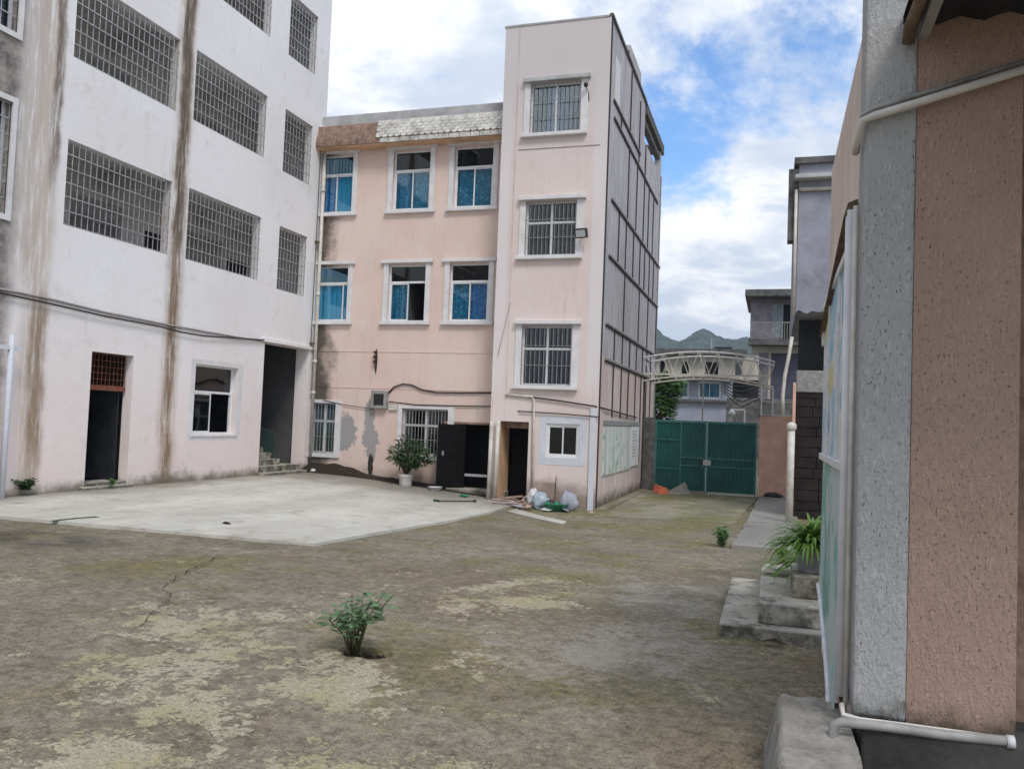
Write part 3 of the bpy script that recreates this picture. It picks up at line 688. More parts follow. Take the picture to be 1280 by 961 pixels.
# ground floor window, door, stair
sliding(bA, FA, 16.79, 18.47, 1.16, 2.88, -.18, 2.18, (None, None), opened=1)
MB().fb(FA, 16.72, 18.54, 1.10, 1.158, -.2, .03).build('window_sill', 'trim', bA, bevel=.006)
for q in ((16.62, 16.788, 1.02, 3.0), (18.472, 18.66, 1.02, 3.0), (16.788, 18.472, 2.882, 3.0), (16.788, 18.472, 1.02, 1.098)):
    MB().fb(FA, q[0], q[1], q[2], q[3], 0, .004).build('window_surround', 'trim', bA)
MB().fb(FA, 13.57, 14.74, .101, .16, -.6, -.02).build('door_threshold', 'step', bA)
MB().fb(FA, 13.45, 14.85, -.1, .10, -.2, .14).build('door_step', 'step', bA, bevel=.015)
MB().fb(FA, 13.6, 14.7, 2.10, 2.20, -.20, -.15).build('transom_bar', 'rust', bA)
mb = MB(); grille_mesh(mb, FA, 13.6, 14.7, 2.2, 2.86, -.17, .11, .12, .009, .009); mb.build('transom_grille', 'rust', bA)
MB().fb(FA, 13.58, 13.63, .16, 2.88, -.21, -.14).build('door_frame', 'door_dark', bA)
lf = MB(); lf.box(XA-1.15, XA-.26, 14.62, 14.66, .17, 2.09); lf.build('door', 'door_dark', bA)
# stairwell
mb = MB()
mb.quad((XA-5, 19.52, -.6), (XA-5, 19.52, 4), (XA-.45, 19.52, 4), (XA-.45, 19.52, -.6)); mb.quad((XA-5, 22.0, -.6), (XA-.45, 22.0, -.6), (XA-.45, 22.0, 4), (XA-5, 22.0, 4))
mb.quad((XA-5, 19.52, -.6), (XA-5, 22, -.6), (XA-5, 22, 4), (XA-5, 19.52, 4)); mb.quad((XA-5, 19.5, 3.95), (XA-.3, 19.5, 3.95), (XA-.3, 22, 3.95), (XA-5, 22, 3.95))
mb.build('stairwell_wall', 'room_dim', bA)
for i in range(9):
    x1 = XA+.32-.29*i; MB().box(XA-5+.02, x1, 19.62 if i > 0 else 19.45, 21.0 if i > 1 else 21.6, -.3+.001*i if i == 0 else .16*i-.16+.10, .16*(i+1)-.06).build('stair_step', 'step', bA)
MB().add([(XA-4.4, 21.02, 1.3), (XA-.5, 21.02, .1), (XA-.5, 21.02, 1.15), (XA-4.4, 21.02, 2.5), (XA-4.4, 21.10, 1.3), (XA-.5, 21.10, .1), (XA-.5, 21.10, 1.15), (XA-4.4, 21.10, 2.5)],
         ((0, 1, 2, 3), (7, 6, 5, 4), (0, 4, 5, 1), (1, 5, 6, 2), (2, 6, 7, 3), (3, 7, 4, 0))).build('stair_balustrade', 'roomgreen', bA)
MB().fb(FA, 19.62, 19.72, .1, 1.0, -.6, -.1).build('newel_post', 'step', bA, bevel=.01)
MB().fb(FA, 19.4, 22.18, 3.705, 3.80, .0, .05).build('lintel', 'wall_left', bA)
# drainpipe at the far corner
dp = thing('drainpipe', 'cream plastic drainpipe running down the far corner of the white building', 'pipe', (XA+.1, 22.0, 0))
ps = [at_x(401, 150, XA+.12), at_x(404, 152, XA+.12), at_x(404.5, 160, XA+.12), at_x(392, 432, XA+.12)]
top_ = A_(403, 148)
yP = 22.02
MB().tube([(XA+.12, yP, 10.35), (XA+.12, yP, .45)], .055, 10).build('pipe', 'pvc', dp, smooth=True)
MB().tube([(XA-.02, yP-.22, 10.52), (XA+.12, yP-.12, 10.52), (XA+.12, yP, 10.40)], .06, 10).build('inlet_elbow', 'pvc', dp, smooth=True)
for z in (8.6, 5.4, 3.35, 2.4): MB().tube([(XA+.12, yP, z-.05), (XA+.12, yP, z+.05)], .07, 10).build('pipe_collar', 'pvc', dp, smooth=True)
for z in (7.0, 3.9): MB().box(XA, XA+.12, yP-.16, yP-.02, z-.02, z+.02).build('pipe_bracket', 'rust_pipe', dp)
MB().tube([(XA+.05, yP-.16, 3.8), (XA+.05, yP-.14, 7), (XA+.05, yP-.15, 10.3)], .012, 6).build('side_cable', 'cable', dp)
# cables on the white wall
def wall_cable(name, pts, plane, off, r, mat, label, cat='cable', group=None):
    P = []
    for q in pts:
        p = at_x(q[0], q[1], plane[1]+off) if plane[0] == 'x' else at_y(q[0], q[1], plane[1]+off)
        P.append(p)
    Q = []
    for a, b in zip(P, P[1:]):
        for i in range(4): Q.append(a.lerp(b, i/4))
    Q.append(P[-1])
    return one(name, MB().tube(Q, r, 6), mat, label, cat, group, smooth=True)
wall_cable('cable', [(0, 361), (60, 373), (130, 390), (200, 404), (260, 415), (330, 427), (386, 435)], ('x', XA), .03, .022, 'cable_pale', 'taut upper grey cable along the white wall above the ground floor openings')
wall_cable('cable', [(0, 366), (60, 379), (130, 395), (200, 408), (225, 415), (255, 420), (290, 422), (330, 425)], ('x', XA), .06, .018, 'cable', 'sagging lower dark cable along the white wall above the ground floor openings')
pl = thing('white_post', 'white painted pipe post with a short crossbar by the stained end of the white wall', 'post', (XA+.3, 11.2, 0))
b0 = at_x(3, 600, XA+.25); MB().tube([(XA+.25, b0.y, -.1), (XA+.25, b0.y, 3.0)], .05, 8).build('post', 'bluegrey', pl, smooth=True)
MB().box(XA+.22, XA+.28, b0.y-.3, b0.y+.2, 2.72, 2.80).build('crossbar', 'bluegrey', pl)

# ------------------------------------------------------------------ PINK WING + STAIR TOWER
bP = thing('classroom_building', 'pink three storey classroom wing with white framed windows and projecting stair tower', 'building', (-8.5, 24, 0))
opsB = []
def span(a, b): (x0, z1), (x1, z0) = B_(*a), B_(*b); return [x0, x1, z0, z1]
w2t = span((493, 190), (539, 262)); w3t = span((570, 184), (614, 258)); w2m = span((490, 331), (531, 402)); w3m = span((565, 330), (608, 402))
zt0, zt1 = (w2t[2]+w3t[2])/2, (w2t[3]+w3t[3])/2; zm0, zm1 = (w2m[2]+w3m[2])/2, (w2m[3]+w3m[3])/2
WW = 1.2
xl1 = B_(441, 230)[0]
cols_ = [(xl1-WW, xl1), (w2t[0], w2t[0]+WW), (w3t[0]-.02, w3t[0]-.02+WW)]
for a, b in cols_: opsB += [(a, b, zt0, zt1), (a, b, zm0, zm1)]
g1 = span((390, 503), (417, 567)); g2 = span((503, 510), (558, 571)); dr = span((557, 529), (612, 614))
dr = [dr[0], -6.98, -.6, dr[3]]
opsB += [tuple(g1), tuple(g2), tuple(dr)]
zE = B_(500, 176)[1]
MB().wall(FB, -13.42, -6.95, -.7, zE+.3, opsB, .24).build('wall', 'B', bP)
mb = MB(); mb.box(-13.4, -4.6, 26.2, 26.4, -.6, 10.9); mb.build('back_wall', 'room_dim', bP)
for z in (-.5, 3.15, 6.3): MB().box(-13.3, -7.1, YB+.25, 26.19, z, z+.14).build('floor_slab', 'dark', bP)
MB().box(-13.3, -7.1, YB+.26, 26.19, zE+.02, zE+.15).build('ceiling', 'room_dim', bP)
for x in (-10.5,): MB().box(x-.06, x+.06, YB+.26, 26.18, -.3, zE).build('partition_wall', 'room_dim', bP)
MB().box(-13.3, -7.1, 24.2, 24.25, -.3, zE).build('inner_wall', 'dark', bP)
cur_t = [('cur_blue', 'cur_cyan'), ('cur_dark', 'cur_teal'), ('cur_teal', 'cur_teal')]; cur_m = [('cur_cyan', 'cur_cyan'), ('cur_teal', None), ('cur_teal', 'cur_blue')]
for k, (a, b) in enumerate(cols_):
    for row, (z0, z1) in enumerate(((zt0, zt1), (zm0, zm1))):
        tr = z0+(z1-z0)*(.66 if row == 0 else .68)
        cu = (cur_t if row == 0 else cur_m)[k]
        sliding(bP, FB, a, b, z0, z1, -.10, tr, cu, 'glass_blue', topcur=('cur_yellow' if (row == 0 and k == 1) else None), opened=(1 if row == 1 and k == 1 else None), split=(.82 if (k == 0 and row == 1) else .5))
        if row == 0 and k < 2:
            mb = MB(); grille_mesh(mb, FB, a+.05, b-.05, tr+.06, z1-.05, -.17, .11, .9, .014, .02); mb.build('window_grille', 'white_bar', bP)
        # raised surround, lintel drip and sill
        MB().fb(FB, a-.16, a, z0, z1+.04, 0, .035).build('window_jamb_trim', 'trim', bP, bevel=.006)
        MB().fb(FB, b, b+.16, z0, z1+.04, 0, .035).build('window_jamb_trim', 'trim', bP, bevel=.006)
        MB().fb(FB, a-.23, b+.23, z1+.042, z1+.14, 0, .10).build('window_lintel', 'trim', bP, bevel=.008)
        MB().fb(FB, a-.20, b+.20, z0-.10, z0-.002, -.02, .11).build('window_sill', 'trim', bP, bevel=.008)
        MB().fb(FB, a+.002, b-.002, z0-.002, z0+.02, -.23, -.16).build('inner_sill', 'trim', bP)
for q in (g1, g2):
    a, b, c, d = q
    f = MB(); um = (a+b)/2
    for u in ((a, a+.05), (b-.05, b), (um-.035, um+.035)): f.fb(FB, u[0], u[1], c, d, -.18, -.11)
    for v in (c, d-.05, c+(d-c)*.62): f.fb(FB, a+.05, b-.05, v, v+.05, -.179, -.111)
    f.build('window_frame', 'white_bar', bP); MB().fb(FB, a, b, c, d, -.15, -.146).build('pane', 'glass_dark', bP)
    mb = MB(); grille_mesh(mb, FB, a+.01, b-.01, c+.01, d-.01, -.04, .105, .46, .014, .014); mb.build('window_grille', 'grille', bP)
    MB().fb(FB, a-.13, a, c, d+.1, 0, .03).build('window_jamb_trim', 'trim', bP, bevel=.006); MB().fb(FB, b, b+.20, c, d+.1, 0, .03).build('window_jamb_trim', 'trim', bP, bevel=.006)
    MB().fb(FB, a, b, d, d+.1, 0, .029).build('window_lintel', 'trim', bP); MB().fb(FB, a-.13, b+.2, c-.12, c-.002, -.02, .06).build('window_sill', 'trim', bP, bevel=.006)
# string courses
for py_ in (440, 486):
    z = B_(500, py_)[1]; MB().fb(FB, -13.4, -6.96, z-.012, z+.012, 0, .012).build('string_course', 'B', bP)
x_ = B_(543, 300)[0]; MB().fb(FB, x_-.008, x_+.008, 2.4, zE-1.3, 0, .010).build('expansion_strip', 'B', bP)
# open metal door
dd = MB(); lx = B_(582, 560)[0]
dd.box(dr[0]+.02, dr[0]+.62, YB-.62, YB-.57, -.28, dr[3]-.02)
dleaf = MB().add([(dr[0]-.02, YB-.50, -.26), (lx, YB-.10, -.26), (lx, YB-.10, dr[3]-.02), (dr[0]-.02, YB-.50, dr[3]-.02), (dr[0]-.0, YB-.46, -.26), (lx+.02, YB-.06, -.26), (lx+.02, YB-.06, dr[3]-.02), (dr[0]+.0, YB-.46, dr[3]-.02)],
     ((0, 1, 2, 3), (7, 6, 5, 4), (0, 4, 5, 1), (1, 5, 6, 2), (2, 6, 7, 3), (3, 7, 4, 0))).build('door', 'black_door', bP)
MB().box(dr[0]+.12, dr[0]+.15, YB-.47, YB-.40, .75, .87).build('door_handle', 'grille', dleaf)
MB().fb(FB, dr[0]-.05, dr[1], dr[3], dr[3]+.06, -.2, .02).build('door_lintel', 'bare', bP)
MB().box(dr[0]+.05, dr[1]-.02, YB-.35, YB+.2, -.5, -.16).build('door_step', 'step', bP, bevel=.02)
MB().box(-7.32, -7.26, YB+.6, YB+.66, .2, 1.4).build('door_frame', 'white_bar', bP)
MB().box(dr[0]+.45, dr[1]-.01, YB+.28, YB+.34, .15, .22).build('door_rail', 'white_bar', bP)
# roof band with scalloped tiles
eb = at_y(628, 163, YB-.45).z; 
zb0 = at_y(520, 170, YB-.45).z; zb1 = at_y(520, 149.5, YB-.30).z; ztp = at_y(520, 137, YB-.12).z
MB().fb(FB, -13.44, -6.98, zb0-.16, zb0-.122, 0.004, .42).build('eave_soffit', 'orange', bP)
roofb = MB().add([(-13.45, YB-.45, zb0-.12), (-6.97, YB-.45, zb0-.12), (-6.97, YB-.45, zb0), (-13.45, YB-.45, zb0), (-6.97, YB-.30, zb1), (-13.45, YB-.30, zb1), (-13.45, YB+.3, zb1), (-6.97, YB+.3, zb1), (-13.45, YB+.3, zb0-.12), (-6.97, YB+.3, zb0-.12)],
     ((0, 1, 2, 3), (3, 2, 4, 5), (5, 4, 7, 6), (0, 3, 5, 6, 8), (1, 9, 7, 4, 2), (8, 9, 1, 0))).build('roof_band', 'bare', bP)
MB().box(-13.45, -6.97, YB-.14, YB+.05, zb1-.02, ztp).build('parapet', 'parapet', bP, bevel=.02)
xbr = at_y(471, 160, YB-.4).x
tm = MB(); tw, th_ = .20, .15
pr = [(-tw/2+.006, th_*1.25), (-tw/2+.006, .045), (-tw*.22, 0), (tw*.22, 0), (tw/2-.006, .045), (tw/2-.006, th_*1.25)]
tm.v = [Vector((x, -.018, z)) for x, z in pr]+[Vector((x, .004, z)) for x, z in pr]
tm.f = [tuple(range(6))]+[(i, i+6, (i+1) % 6+6, (i+1) % 6) for i in range(6)]
tme = bpy.data.meshes.new('roof_tile'); tme.from_pydata(tm.v, [], tm.f); tme.materials.append(M['tile'])
hb = zb1-zb0; nrow = max(3, int(round(hb/(th_*.78))))
tilt = math.atan2(.15, hb)
for r_ in range(nrow):
    z = zb0+.02+(hb-.06)*r_/nrow; yb = YB-.45+.15*(z-zb0)/hb-.014
    x = xbr+.1+(r_ % 2)*.1
    while x < -7.05:
        if not (r_ > 3 and random.random() < .015):
            o = bpy.data.objects.new('roof_tile', tme); col.objects.link(o); o.parent = roofb
            o.location = Vector((x, yb-.006, z))-Vector(bP['_o']); o.rotation_euler = (-tilt-.10+random.uniform(-.03, .03), random.uniform(-.03, .03), random.uniform(-.03, .03))
        x += tw
x = xbr+.15
while x < -7.0:      # cracked edging tiles along the eave
    wd = random.uniform(.26, .36)
    MB().add([(x, YB-.475, zb0-.135+random.uniform(0, .02)), (x+wd-.012, YB-.475, zb0-.135+random.uniform(0, .02)), (x+wd-.02, YB-.475, zb0-.005), (x+.01, YB-.475, zb0-.002), (x, YB-.455, zb0-.135), (x+wd-.012, YB-.455, zb0-.135), (x+wd-.02, YB-.455, zb0-.005), (x+.01, YB-.455, zb0-.002)],
       ((0, 1, 2, 3), (7, 6, 5, 4), (0, 4, 5, 1), (1, 5, 6, 2), (2, 6, 7, 3), (3, 7, 4, 0))).build('edging_tile', 'tile', roofb); x += wd

# stair tower
xtl = T_(625, 300)[0]; xtl = -6.97-.0
xtl = T_(624, 250)[0]; ztt = T_(700, 28)[1]
def tspan(a, b): (x0, z1), (x1, z0) = T_(*a), T_(*b); return [x0, x1, z0, z1]
tw3 = tspan((664, 106), (725, 164)); tw2 = tspan((658, 253), (719, 319)); tw1 = tspan((653, 407), (713, 483)); tb = tspan((683, 529), (723, 573)); td = tspan((624, 526), (658, 612)); td[2] = -.7
opsT = [tuple(tw3), tuple(tw2), tuple(tw1), tuple(tb), tuple(td)+(.9,)]
MB().wall(FT, xtl, XS, -.9, ztt, opsT, .22).build('tower_wall', 'tower', bP)
YF = S_(814.5, 590)[0]; YO = S_(806, 160)[0]
opn = []
# side wall: full height up to YO, then lower, with the open concrete frame above
zL = S_(826, 222)[1]
mb = MB(); mb.wall(FS, YT, YO, -.9, ztt-.002, []); mb.wall(FS, YO, YF, -.9, zL, []); mb.build('tower_side_wall', 'side', bP)
mb = MB(); mb.quad((xtl, YT, zE), (xtl, YT, ztt), (xtl, YO, ztt), (xtl, YO, zE)); mb.quad((xtl, YO, zL), (XS, YO, zL), (XS, YO, ztt), (xtl, YO, ztt)); mb.quad((xtl, YF, -.9), (xtl, YF, zL), (XS, YF, zL), (XS, YF, -.9))
mb.quad((xtl, YT, -.9), (xtl, YB, -.9), (xtl, YB, ztt), (xtl, YT, ztt)); mb.quad((-13.42, 26.41, -.9), (-13.42, 26.41, 10.5), (xtl, 26.41, 10.5), (xtl, 26.41, -.9)); mb.build('tower_rear_wall', 'side', bP)
MB().box(xtl+.01, XS-.01, YT+.01, YO-.01, ztt-.6, ztt-.5).build('tower_roof', 'parapet', bP); MB().box(xtl+.01, XS-.01, YO+.01, YF-.01, zL-.6, zL-.5).build('rear_roof', 'parapet', bP)
MB().box(XS-.05, XS+.05, YT-.012, YO+.1, ztt, ztt+.09).build('parapet_coping', 'concrete_dark', bP); MB().box(xtl-.03, XS-.06, YT-.02, YT+.12, ztt, ztt+.05).build('parapet_coping', 'parapet', bP)
# frame over the rear roof terrace
zB0 = ztt-.42
MB().box(XS-.26, XS+.06, YO+.11, YF+.25, zB0+.1, ztt+.02).build('terrace_beam', 'concrete_dark', bP)
MB().box(XS-.22, XS, YF-.32, YF-.02, zL, zB0+.1).build('terrace_post', 'side', bP); MB().box(xtl+.02, xtl+.3, YF-.30, YF-.03, zL, zB0+.1).build('terrace_post', 'side', bP)
MB().box(xtl, XS-.28, YF-.28, YF-.04, zB0+.05, ztt-.04).build('terrace_beam', 'concrete_dark', bP)
MB().box(XS-.2, XS-.02, YO+.02, YF-.33, zL+.62, zL+.78).build('terrace_rail_beam', 'concrete_dark', bP)
bx0, bx1 = S_(789, 75)[0], S_(805, 110)[0]
MB().box(XS-2.0, XS-.08, bx0+.3, bx1-.1, ztt-.4, ztt+.80).build('roof_hatch', 'side', bP, bevel=.02); MB().box(XS-.7, XS-.1, bx0+.2, bx0+.8, ztt-.4, ztt+.62).build('chimney', 'concrete_dark', bP, bevel=.05)
# inner darkness of the tower
MB().box(xtl+.25, XS-.12, YT+2.3, YT+2.4, -.5, ztt-.7).build('stair_back_wall', 'room_dim', bP)
for z in (2.2, 5.2, 8.2): MB().box(xtl+.25, XS-.12, YT+.25, YT+2.29, z, z+.15).build('stair_landing', 'dark', bP)
def barred(parent, F, q, su, sv, two=True, mat='dark_grille', cur=None):
    a, b, c, d = q; um = (a+b)/2; f = MB()
    for u in ((a, a+.05), (b-.05, b)): f.fb(F, u[0], u[1], c, d, -.17, -.10)
    for v in (c, d-.05) + ((c+(d-c)*.6,) if two else ()): f.fb(F, a+.05, b-.05, v, v+.06, -.169, -.101)
    f.fb(F, um-.03, um+.03, c+.05, d-.05, -.168, -.102); f.build('window_frame', 'white_frame', parent)
    MB().fb(F, a+.02, b-.02, c+.02, d-.02, -.14, -.136).build('pane', 'glass_dark' if not cur else 'glass', parent)
    if cur: curtain(parent, F, a+.42, b-.42, c+.05, d-.05, -.20, cur)
    mb = MB(); grille_mesh(mb, F, a+.01, b-.01, c+.01, d-.01, .015, su, sv, .013, .014); mb.build('window_grille', mat, parent)
barred(bP, FT, tw3, .13, .46, False, 'dark_grille', 'cur_blue'); barred(bP, FT, tw2, .12, .50, True, 'dark_grille'); barred(bP, FT, tw1, .13, .55, True, 'dark_grille')
for q in (tw3, tw2, tw1):
    a, b, c, d = q
    MB().fb(FT, a-.17, a-.002, c, d+.03, 0, .03).build('window_jamb_trim', 'trim', bP, bevel=.006); MB().fb(FT, b+.002, b+.19, c, d+.03, 0, .03).build('window_jamb_trim', 'trim', bP, bevel=.006)
    MB().fb(FT, a-.20, b+.25, d+.032, d+.14, 0, .13).build('window_lintel', 'trim' if q is not tw3 else 'parapet', bP, bevel=.01); MB().fb(FT, a-.22, b+.2, c-.10, c-.002, -.02, .13).build('window_sill', 'trim', bP, bevel=.01)
a, b, c, d = tw3; MB().fb(FT, a-.3, b+.55, c-.42, c-.40, 0, .012).build('string_course', 'batten_l', bP)
sliding(bP, FT, *tb, -.04, None, (None, None), 'glass_dark', fw_=.06)
a, b, c, d = tb
for q in ((a-.18, a-.001, c-.2, d+.2), (b+.001, b+.2, c-.2, d+.2), (a-.001, b+.001, d+.001, d+.2), (a-.001, b+.001, c-.2, c-.001)): MB().fb(FT, *q, 0, .006).build('window_surround', 'bluegrey', bP)
# doorway: dark leaf at the back of the recess, ochre side
a, b, c, d = td
MB().box(a-.05, b+.05, YT+.90, YT+.95, -.6, d-.05).build('doorway_leaf', 'black_door', bP); MB().box(a+.002, a+.02, YT+.05, YT+.895, -.6, d-.002).build('doorway_side_wall', 'orange', bP)
MB().fb(FT, a-.02, b+.02, d-.18, d+.0, -.5, -.3).build('doorway_beam', 'bare', bP)
# battens of the side wall
def hb_(p0, p1, t=.05, mat='batten_l'):
    (ya, za), (yb, zb) = S_(*p0), S_(*p1); z = (za+zb)/2
    MB().fb(FS, min(ya, yb), max(ya, yb), z-t/2, z+t/2, 0, .05).build('horizontal_joint', mat, bP, bevel=.008)
    MB().fb(FS, min(ya, yb), max(ya, yb), z-t/2-.05, z-t/2-.004, 0, .03).build('horizontal_joint', 'batten', bP)
    return z
zA = hb_((766.5, 131), (800, 187)); zB_ = hb_((766.5, 161), (822, 243)); z1 = hb_((764, 247.5), (823.8, 334.9), .06); z2 = hb_((760.4, 319.3), (821.4, 382.8), .06); z3 = hb_((756.8, 404.3), (817.8, 442.6), .06); z4 = hb_((755.6, 448), (816.6, 474.3), .08)
def vb_(xs, zlo, zhi, refy, wd=.05):
    for x in xs:
        y = S_(x, refy)[0]
        if y > YF-.05: continue
        zh = zhi if y < YO else min(zhi, zL-.02)
        MB().fb(FS, y-wd/2, y+wd/2, zlo+.045, zh-.06, 0, .035).build('vertical_joint', 'batten', bP)
r7 = lambda x: 600+x/4.178
vb_([r7(v) for v in (790,)], zA, ztt-.05, 110); vb_([r7(v) for v in (830, 865)], zB_, ztt-.3, 180)
vb_([r7(735)], zB_, zA, 160); vb_([r7(v) for v in (770, 815, 855, 880, 905)], z1, zB_, 250, .05)
vb_([r7(v) for v in (718, 757, 797, 833, 858, 884, 906)], z2, z1, 320)
vb_([r7(v) for v in (747, 826, 873, 918)], z3, z2, 395); vb_([r7(v) for v in (697, 740, 779, 815, 847, 869, 890)], z4, z3, 440)
z5 = S_(780, 525)[1]
vb_([r7(v) for v in (688, 731, 768, 806)], z5, z4, 500); vb_([r7(v) for v in (835, 862, 884)], .5, z4, 500, .045)
MB().fb(FS, YT+.02, YT+.10, -.5, ztt, 0, .03).build('corner_joint', 'batten', bP)
MB().fb(FT, XS-.20, XS-.05, -.7, 2.2, 0, .05).build('corner_pipe_casing', 'bluegrey', bP, bevel=.01)
MB().fb(FS, YF-.14, YF-.02, -.5, zL, 0, .04).build('corner_joint', 'batten_l', bP)
mb = MB(); yq = S_(802, 560)[0]; mb.fb(FS, yq-.05, yq+.05, -.4, S_(802, 470)[1], 0, .05); mb.build('side_casing', 'batten', bP)
# pipes on the tower front
one('drain_pipe', MB().tube([(T_(632, 498)[0], YT-.03, T_(632, 493)[1]), (T_(666, 497)[0], YT-.04, T_(666, 496)[1]), (T_(668, 500)[0], YT-.04, T_(668, 500)[1]), (T_(666, 612)[0], YT-.04, -.35)], .035, 8), 'pvc', 'thin white plastic pipe bent down the pink wall beside the small booth window', 'pipe', smooth=True)
for k, (px_, r_) in enumerate(((613.5, .055), (621.5, .06))):
    xq = T_(px_, 570)[0]; one('door_pipe', MB().tube([(xq, YT-.08, -.4), (xq+.02, YT-.08, T_(px_, 526)[1])], r_, 10), 'pvc', 'upright pale pipe beside the dark open metal door' if k == 0 else 'thicker upright pale pipe at the edge of the ochre doorway recess', 'pipe', smooth=True)
# cables across the pink walls
def cab(pts, r, mat, label):
    P = []
    for x, y in pts:
        P.append(at_y(x, y, YB-.04) if x < 616 else (at_y(x, y, YT-.05) if x < 750 else at_x(x, y, XS+.05)))
    return one('cable', MB().tube(P, r, 6), mat, label, 'cable', smooth=True)
cab([(486, 491), (492, 484), (503, 480), (514, 481), (527, 487), (545, 490.5), (580, 491), (615, 491), (660, 496), (700, 501), (745, 508), (757, 511), (775, 516), (796, 522)], .022, 'cable', 'thick black cable looping from the meter box across the pink walls')
cab([(486, 502), (520, 506), (560, 507), (614, 508), (650, 514), (700, 517), (748, 521)], .016, 'cable', 'thin dark cable below the thick one on the pink walls')
cab([(404, 500), (430, 506), (466, 511)], .010, 'cable', 'short thin wire from the corner to the meter box')
cab([(622, 445), (628, 420), (636, 385), (638, 378)], .008, 'cable_pale', 'loose pale cord hanging down the tower front edge')
# meter box and socket
mbx = thing('meter_box', 'small grey electric meter box on the pink wall beside the ground floor window', 'meter box', (B_(476, 511)[0], YB, B_(476, 511)[1]))
a, b, c, d = span((467, 488), (485, 511)); MB().fb(FB, a, b, c, d, 0, .16).build('case', 'pvc_grey', mbx, bevel=.015); MB().fb(FB, a+.1, b-.08, c+.1, d-.1, .161, .17).build('window', 'black_plastic', mbx)
a, b, c, d = span((487, 505), (497, 513)); one('junction_box', MB().fb(FB, a, b, c, d, 0, .06), 'pvc', 'small cream junction box beside the meter box', 'box', bevel=.01)
p = at_y(472, 441, YB-.02); ins = thing('insulator_bracket', 'rusty insulator bracket with a drip stain on the pink wall', 'bracket', (p.x, p.y, p.z-.5))
MB().tube([(p.x-.06, YB-.05, p.z-.42), (p.x-.05, YB-.07, p.z)], .02, 6).build('rod', 'rust_pipe', ins)
for k in range(3): MB().lathe((p.x-.06, YB-.09, p.z-.14*k-.02), [(.02, 0), (.045, .02), (.045, .05), (.02, .07)], 8).build('insulator', 'black_plastic', ins)
# floodlights and camera
def flood(base, aim, label, nm='floodlight', s=1., N=Vector((0, -1, 0))):
    th = thing(nm, label, 'lamp', base)
    B0 = Vector(base); q = B0+N*.22*s; d = Vector(aim).normalized(); sx = d.cross(Vector((0, 0, 1))).normalized(); sy = sx.cross(d)
    def bx(w_, h_, d0, d1):
        c = []
        for dd_ in (d0, d1):
            for i, j in ((-1, -1), (1, -1), (1, 1), (-1, 1)): c.append(q+d*dd_+sx*(i*w_/2)+sy*(j*h_/2))
        return MB().add(c, ((0, 1, 2, 3), (4, 7, 6, 5), (0, 4, 5, 1), (1, 5, 6, 2), (2, 6, 7, 3), (3, 7, 4, 0)))
    bx(.32*s, .24*s, -.05*s, .05*s).build('housing', 'black_plastic', th, bevel=.012); bx(.25*s, .17*s, .051*s, .058*s).build('lens', 'lens', th)
    MB().bar(B0, q-sy*.1*s, .035, .02).build('bracket', 'black_plastic', th); MB().bar(B0-Vector((0, 0, .04)), B0+Vector((0, 0, .04)), .06, .02).build('mount', 'black_plastic', th)
    return th
flood(at_y(729, 294, YT), (-.15, -1, -.35), 'black floodlight with pale lens beside the middle barred tower window', s=1.05)
flood(at_x(807, 527, XS), (.9, -.5, -.55), 'small black floodlight fixed to the grey panelled tower side', s=.8, N=Vector((1, 0, 0)))
pc = at_y(735, 110, YT); sc_ = thing('security_camera', 'small black camera on a bracket beside the top barred tower window', 'camera', pc)
MB().lathe((pc.x-.02, YT-.16, pc.z+.02), [(.01, -.06), (.05, -.05), (.065, 0), (.05, .05), (.01, .065)], 12).build('dome', 'black_plastic', sc_, smooth=True); MB().bar((pc.x, YT, pc.z-.12), (pc.x-.02, YT-.16, pc.z), .03).build('bracket', 'cable_pale', sc_)
MB().tube([(pc.x+.02, YT-.02, pc.z-.12), (pc.x+.05, YT-.02, pc.z-.35)], .01, 6).build('lead', 'cable', sc_)
# notice board on the tower side
def mat_notice():
    s = G('faded_posters'); x, y, z = s.xyz()
    st = s.noise(5, 6, .65, k=(1, 1, .2)); c = s.mix(s.ss(st, .35, .65), (.50, .56, .50), (.68, .69, .64))
    c = s.mix(s.m('MULTIPLY', s.ss(s.noise(2.6, 6, .65, off=(3, 0, 0)), .54, .66), .8), c, (.16, .33, .24))
    c = s.mix(s.m('MULTIPLY', s.ss(s.noise(4.2, 6, .65, off=(9, 0, 0), k=(1, 1, .3)), .58, .68), .7), c, (.55, .52, .30))
    return s.done(c, .75, None)
M['notice'] = mat_notice(); M['paper'] = simple('white_paper', (.72, .73, .73), .8, .12, 12)
nb = thing('notice_board', 'faded green and white notice board with peeling posters on the tower side wall', 'notice board', (XS, 24, .5))
ya, yb = S_(753, 560)[0], S_(797, 560)[0]; zlo, zhi = S_(775, 588.5)[1], S_(775, 533)[1]
MB().fb(FS, ya, yb-1.62, zlo, zhi, .004, .035).build('panel', 'notice', nb); MB().fb(FS, yb-1.60, yb, zlo+.06, zhi+.02, .004, .04).build('white_sheet', 'paper', nb)
MB().fb(FS, ya-.02, yb+.02, zhi+.03, zhi+.16, 0, .05).build('top_rail', 'batten_l', nb)
for k in range(9): MB().fb(FS, yb-1.4+.0, yb-.4-random.uniform(0, .5), zhi-.16-k*.1, zhi-.13-k*.1, .0405, .043).build('printed_line', 'cable_pale', nb)
for k in range(4): y = ya+.25+k*(yb-ya-2)/3.4; MB().fb(FS, y-.012, y+.012, zlo, zhi, .036, .044).build('divider', 'batten_l', nb)
